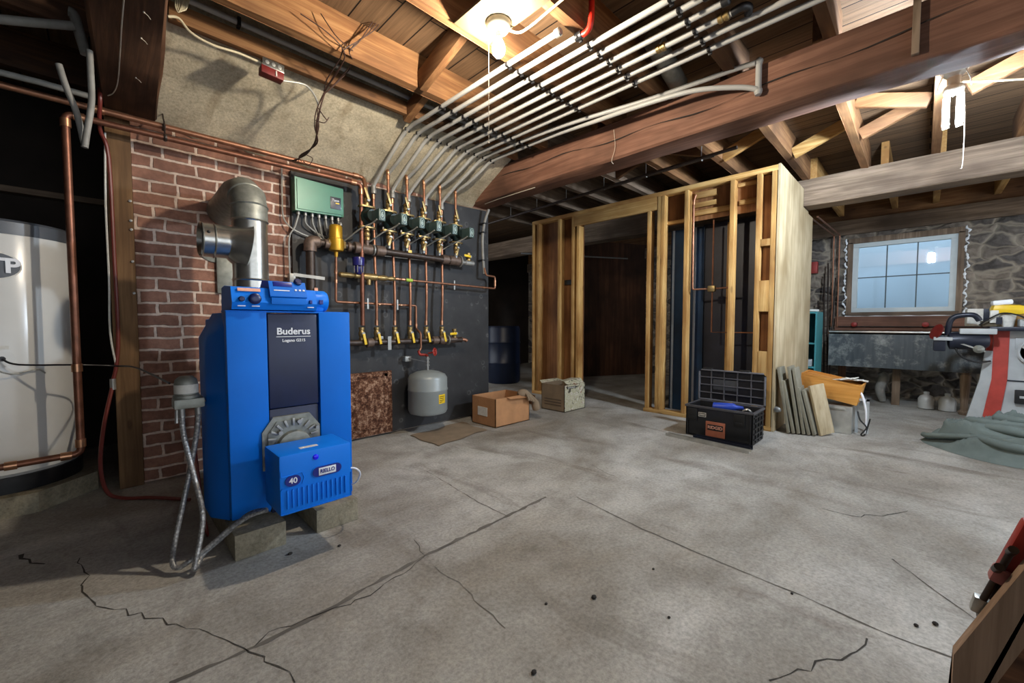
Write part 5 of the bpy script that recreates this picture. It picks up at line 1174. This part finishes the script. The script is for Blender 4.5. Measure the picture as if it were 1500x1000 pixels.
for k in range(4):
    a_ = PI/4+PI/2*k; x, y = LX+.038*math.cos(a_), LY+.038*math.sin(a_)
    t4.tube([(x, y, 2.225), (x, y, 2.085), (x+.004, y-.003, 2.072)], .0135, 10)
t4.build('lamp_tube', 'cfl', l2)
wr = MB()
for k in range(3): a_ = 2*PI*k/3; wr.tube([(LX+.05*math.cos(a_), LY+.05*math.sin(a_), 2.36), (LX+.07*math.cos(a_), LY+.07*math.sin(a_), 2.30), (LX+.075*math.cos(a_), LY+.075*math.sin(a_), 2.26)], .003, 6, 4)
wr.build('wire_holder', 'zinc', l2)
MB().tube([(LX+.05, LY-.04, 2.30), (LX+.055, LY-.05, 2.1), (LX+.052, LY-.05, 1.86), (LX+.03, LY-.04, 1.83)], .0016, 5, 4).build('pull_string', 'string', l2)
tag(MB().tube([(LX+.04, LY-.03, 2.32), (LX+.2, LY-.15, 2.34), (LX+.5, LY-.42, 2.375)], .006, 8, 5).build('lamp_cable', 'cable'), 'pale cable running from the caged lamp along the joist', 'cable')

# ================================================================ wires, boxes and pipes overhead
e1 = at(398, 103, y=2.55)
jb_ = thing('switch_box', 'red emergency switch on a metal junction box below the ledger', 'switch', (e1.x, 2.55, e1.z))
MB().obox((e1.x+.0, 2.54, e1.z+.014), (.105, .05, .042), (0, R(3), 0), .003).build('box', 'galv', jb_)
MB().obox((e1.x-.005, 2.54, e1.z-.028), (.11, .06, .042), (0, R(3), 0), .006).build('cover', 'dark_red', jb_)
for k in range(3): MB().lathe([(.010, 0), (.010, .002), (.004, .003)], (e1.x-.03+.03*k, 2.515, e1.z+.016-.0015*k), '-Y', 12).build('knockout', 'zinc', jb_)
MB().box(e1.x+.008, e1.x+.014, 2.505, 2.515, e1.z-.045, e1.z-.018).build('toggle', 'label', jb_)
def over(pts, y=None, z=None): return [at(a, b, y=y) if y else at(a, b, z=z) for a, b in pts]
tag(MB().tube(over([(246, 24), (262, 27), (280, 48), (312, 66), (350, 78), (382, 92)], y=2.545), .006, 8, 5).build('power_cable', 'cable'), 'cream cable sweeping along the ledger to the red switch', 'cable')
tag(MB().tube(over([(414, 118), (440, 122), (452, 128), (462, 142), (467, 156)], y=2.53), .0055, 8, 5).build('armoured_cable', 'grey_cable'), 'armoured cable curving down from the red switch', 'cable')
co = MB()
for k in range(5): co.tube([at(258+3*k, -12, y=2.5), at(257+3*k, 8+k, y=2.49), at(262+2.5*k, 18-k, y=2.48), at(268+2*k, 4, y=2.49), at(272+2*k, -14, y=2.5)], .0028, 6, 5)
tag(co.build('wire_coil', 'cable'), 'small coil of white wire beside the dark beam', 'wire')
bw = [[(575, -6), (540, 48), (505, 72), (497, 88), (478, 118), (476, 134)], [(580, -6), (552, 40), (522, 62), (506, 86), (486, 116), (474, 134)], [(570, -6), (530, 56), (512, 75), (516, 90), (500, 112), (477, 136)], [(470, 20), (490, 50), (506, 66), (520, 80), (510, 104), (480, 134)], [(440, 20), (480, 48), (504, 75), (500, 96), (482, 124), (475, 136)]]
for i, p in enumerate(bw):
    ys = [2.20, 2.18, 2.2, 2.28, 2.45, 2.53]; pts = [at(a, b, y=yy) for (a, b), yy in zip(p, ys)]
    tag(MB().tube(pts, .003, 5, 5).build('brown_wire', 'brown_wire'), ('brown wire crossing the orange joist, leftmost at the top', 'brown wire crossing the orange joist, outermost at the top', 'brown wire crossing the orange joist with the widest bow', 'brown wire rising along the orange joist face', 'brown wire starting lowest along the orange joist face')[i], 'wire', 'brown wires over the orange joist')
wbd = MB()
for k in range(5):
    o_ = k*1.6-3; e_ = (0, .02, -.01, .012, -.02)[k]; ys = [2.53, 2.56+e_, 2.62-e_, 2.72+e_, 2.95-e_, 3.06]
    p = [(476+o_*.4, 135), (468+o_*(1, -1, 1.2, .2, -1.2)[k], 160), (464-o_, 185), (462+o_*(.6, 1.5, -1, 1, .8)[k], 210), (443-o_*1.2, 228), (432+o_*2.8, 236)]
    wbd.tube([at(a, b, y=yy-.02) for (a, b), yy in zip(p, ys)], .003, 6, 5)
wbd.tube([at(462, 176, y=2.58), at(475, 180, y=2.55), at(482, 172, y=2.55)], .003, 5, 4); wbd.tube([at(466, 158, y=2.56), at(474, 170, y=2.55), at(479, 176, y=2.55)], .003, 5, 4)
wbd.tube([at(446, 226, y=2.98), at(458, 232, y=3.0), at(452, 242, y=3.02), at(444, 236, y=3.04)], .003, 5, 5)
tag(wbd.build('wire_bundle', 'brown_wire'), 'bundle of brown wires tied down the concrete to the copper pipes', 'wires', None, 'stuff')
# tank bay overhead
vt = MB(); vt.tube(over([(86, 94), (96, 125), (112, 165), (122, 205), (125, 214)], y=2.62), .012, 10, 5); 
tag(vt.build('grey_tube', 'grey_pex'), 'dusty grey tube end hanging in a V, its shorter arm', 'tube', 'dusty tube ends before the dark beam')
tag(MB().tube(over([(131, 74), (133, 110), (134, 150), (127, 195), (124, 216)], y=2.58), .012, 10, 5).build('grey_tube', 'grey_pex'), 'dusty grey tube end hanging in a V, its longer arm', 'tube', 'dusty tube ends before the dark beam')
tag(MB().tube(over([(100, 16), (108, 22), (116, 48), (126, 80)], y=2.75), .020, 10, 5).build('drain_pipe', 'grey_pex'), 'dull grey drain pipe slanting down beside the dark beam', 'pipe')
tag(MB().tube(over([(-20, 26), (40, 32), (108, 38)], y=2.7), .018, 10, 3).build('drain_pipe', 'grey_pex'), 'pale level pipe across the top of the tank bay', 'pipe')
tag(MB().tube(over([(-20, 101), (60, 121), (135, 142)], y=3.02), .0145, 10).build('heating_tube', 'grey_pex'), 'dusty heating tube running above the upper copper pipe', 'tube')
tag(MB().tube(over([(182, -8), (178, 40), (175, 90), (172, 122), (166, 136), (158, 140)], z=2.124), .0025, 6, 5).build('pale_wire', 'string'), 'thin pale cord stapled under the dark beam', 'cord')
for i, (px, py) in enumerate(((211, 18), (207, 56), (199, 114))):
    p = at(px, py, z=2.124); tag(MB().sph((p.x, p.y, 2.124), .0035, 6).tube([p, p+V((.012, .006, -.004)), p+V((.02, .02, -.006))], .001, 5).build('wire_staple', 'string'), ('bent staple under the dark beam, nearest the camera', 'bent staple under the dark beam, middle one', 'bent staple under the dark beam, by the chimney')[i], 'staple', 'staples under the dark beam')
# round duct and strip at the middle beam
tag(MB().cyl((2.18, 1.09, 2.50), (2.63, 1.14, 2.46), .055, n=20).build('duct_pipe', 'dullgalv'), 'short round metal duct end above the red brown beam', 'duct')
a_, b_ = at(1348, -10, x=2.638), at(1341, 80, x=2.638)
tag(MB().box(2.624, 2.648, b_.y-.012, b_.y+.014, b_.z, ZC-.005, .002).build('hanging_strip', 'greyZ'), 'narrow wooden strip nailed to the red brown beam', 'strip')
tag(MB().tube([at(899, 190, x=2.636), at(901, 215, x=2.634), at(896, 235, x=2.636), at(899, 240, x=2.65)], .0016, 5, 4).build('dangling_wire', 'string'), 'thin wire hanging down the face of the red brown beam', 'wire')
tag(MB().tube([(2.70, 2.42, ZB-.004), (2.70, 2.9, ZB-.005), (2.72, 3.1, ZB-.004)], .004, 6).build('beam_cable', 'string'), 'pale cable stapled under the far end of the red brown beam', 'cable')
# iron pipes slung under the far joists
ip = thing('hanging_pipe', 'old dark pipe slung on hooks under the far joists', 'pipe', (3.6, 2.5, 2.28))
MB().cyl((3.50, 1.05, 2.30), (3.72, 4.6, 2.27), .014, n=10).build('pipe', 'iron', ip)
MB().cyl((3.60, 1.25, 2.32), (3.78, 4.6, 2.29), .010, n=10).build('pipe', 'iron', ip)
for y in (1.24, 1.74, 2.2, 2.69, 3.14, 3.6):
    x = 3.50+.22*(y-1.05)/3.55; MB().tube([(x, y+.08, 2.40), (x, y+.08, 2.30), (x+.012, y+.08, 2.277), (x+.028, y+.08, 2.29)], .0035, 6, 4).build('hook', 'zinc', ip)
# ================================================================ light
W_ = bpy.data.worlds.new('world'); SC.world = W_; W_.use_nodes = True
bg = W_.node_tree.nodes['Background']; bg.inputs[0].default_value = (.86, .92, 1., 1); bg.inputs[1].default_value = WORLD
SC.view_settings.view_transform = 'Standard'; SC.view_settings.look = 'None'; SC.view_settings.gamma = 1; SC.view_settings.use_curve_mapping = False
SC.view_settings.exposure = EXPO
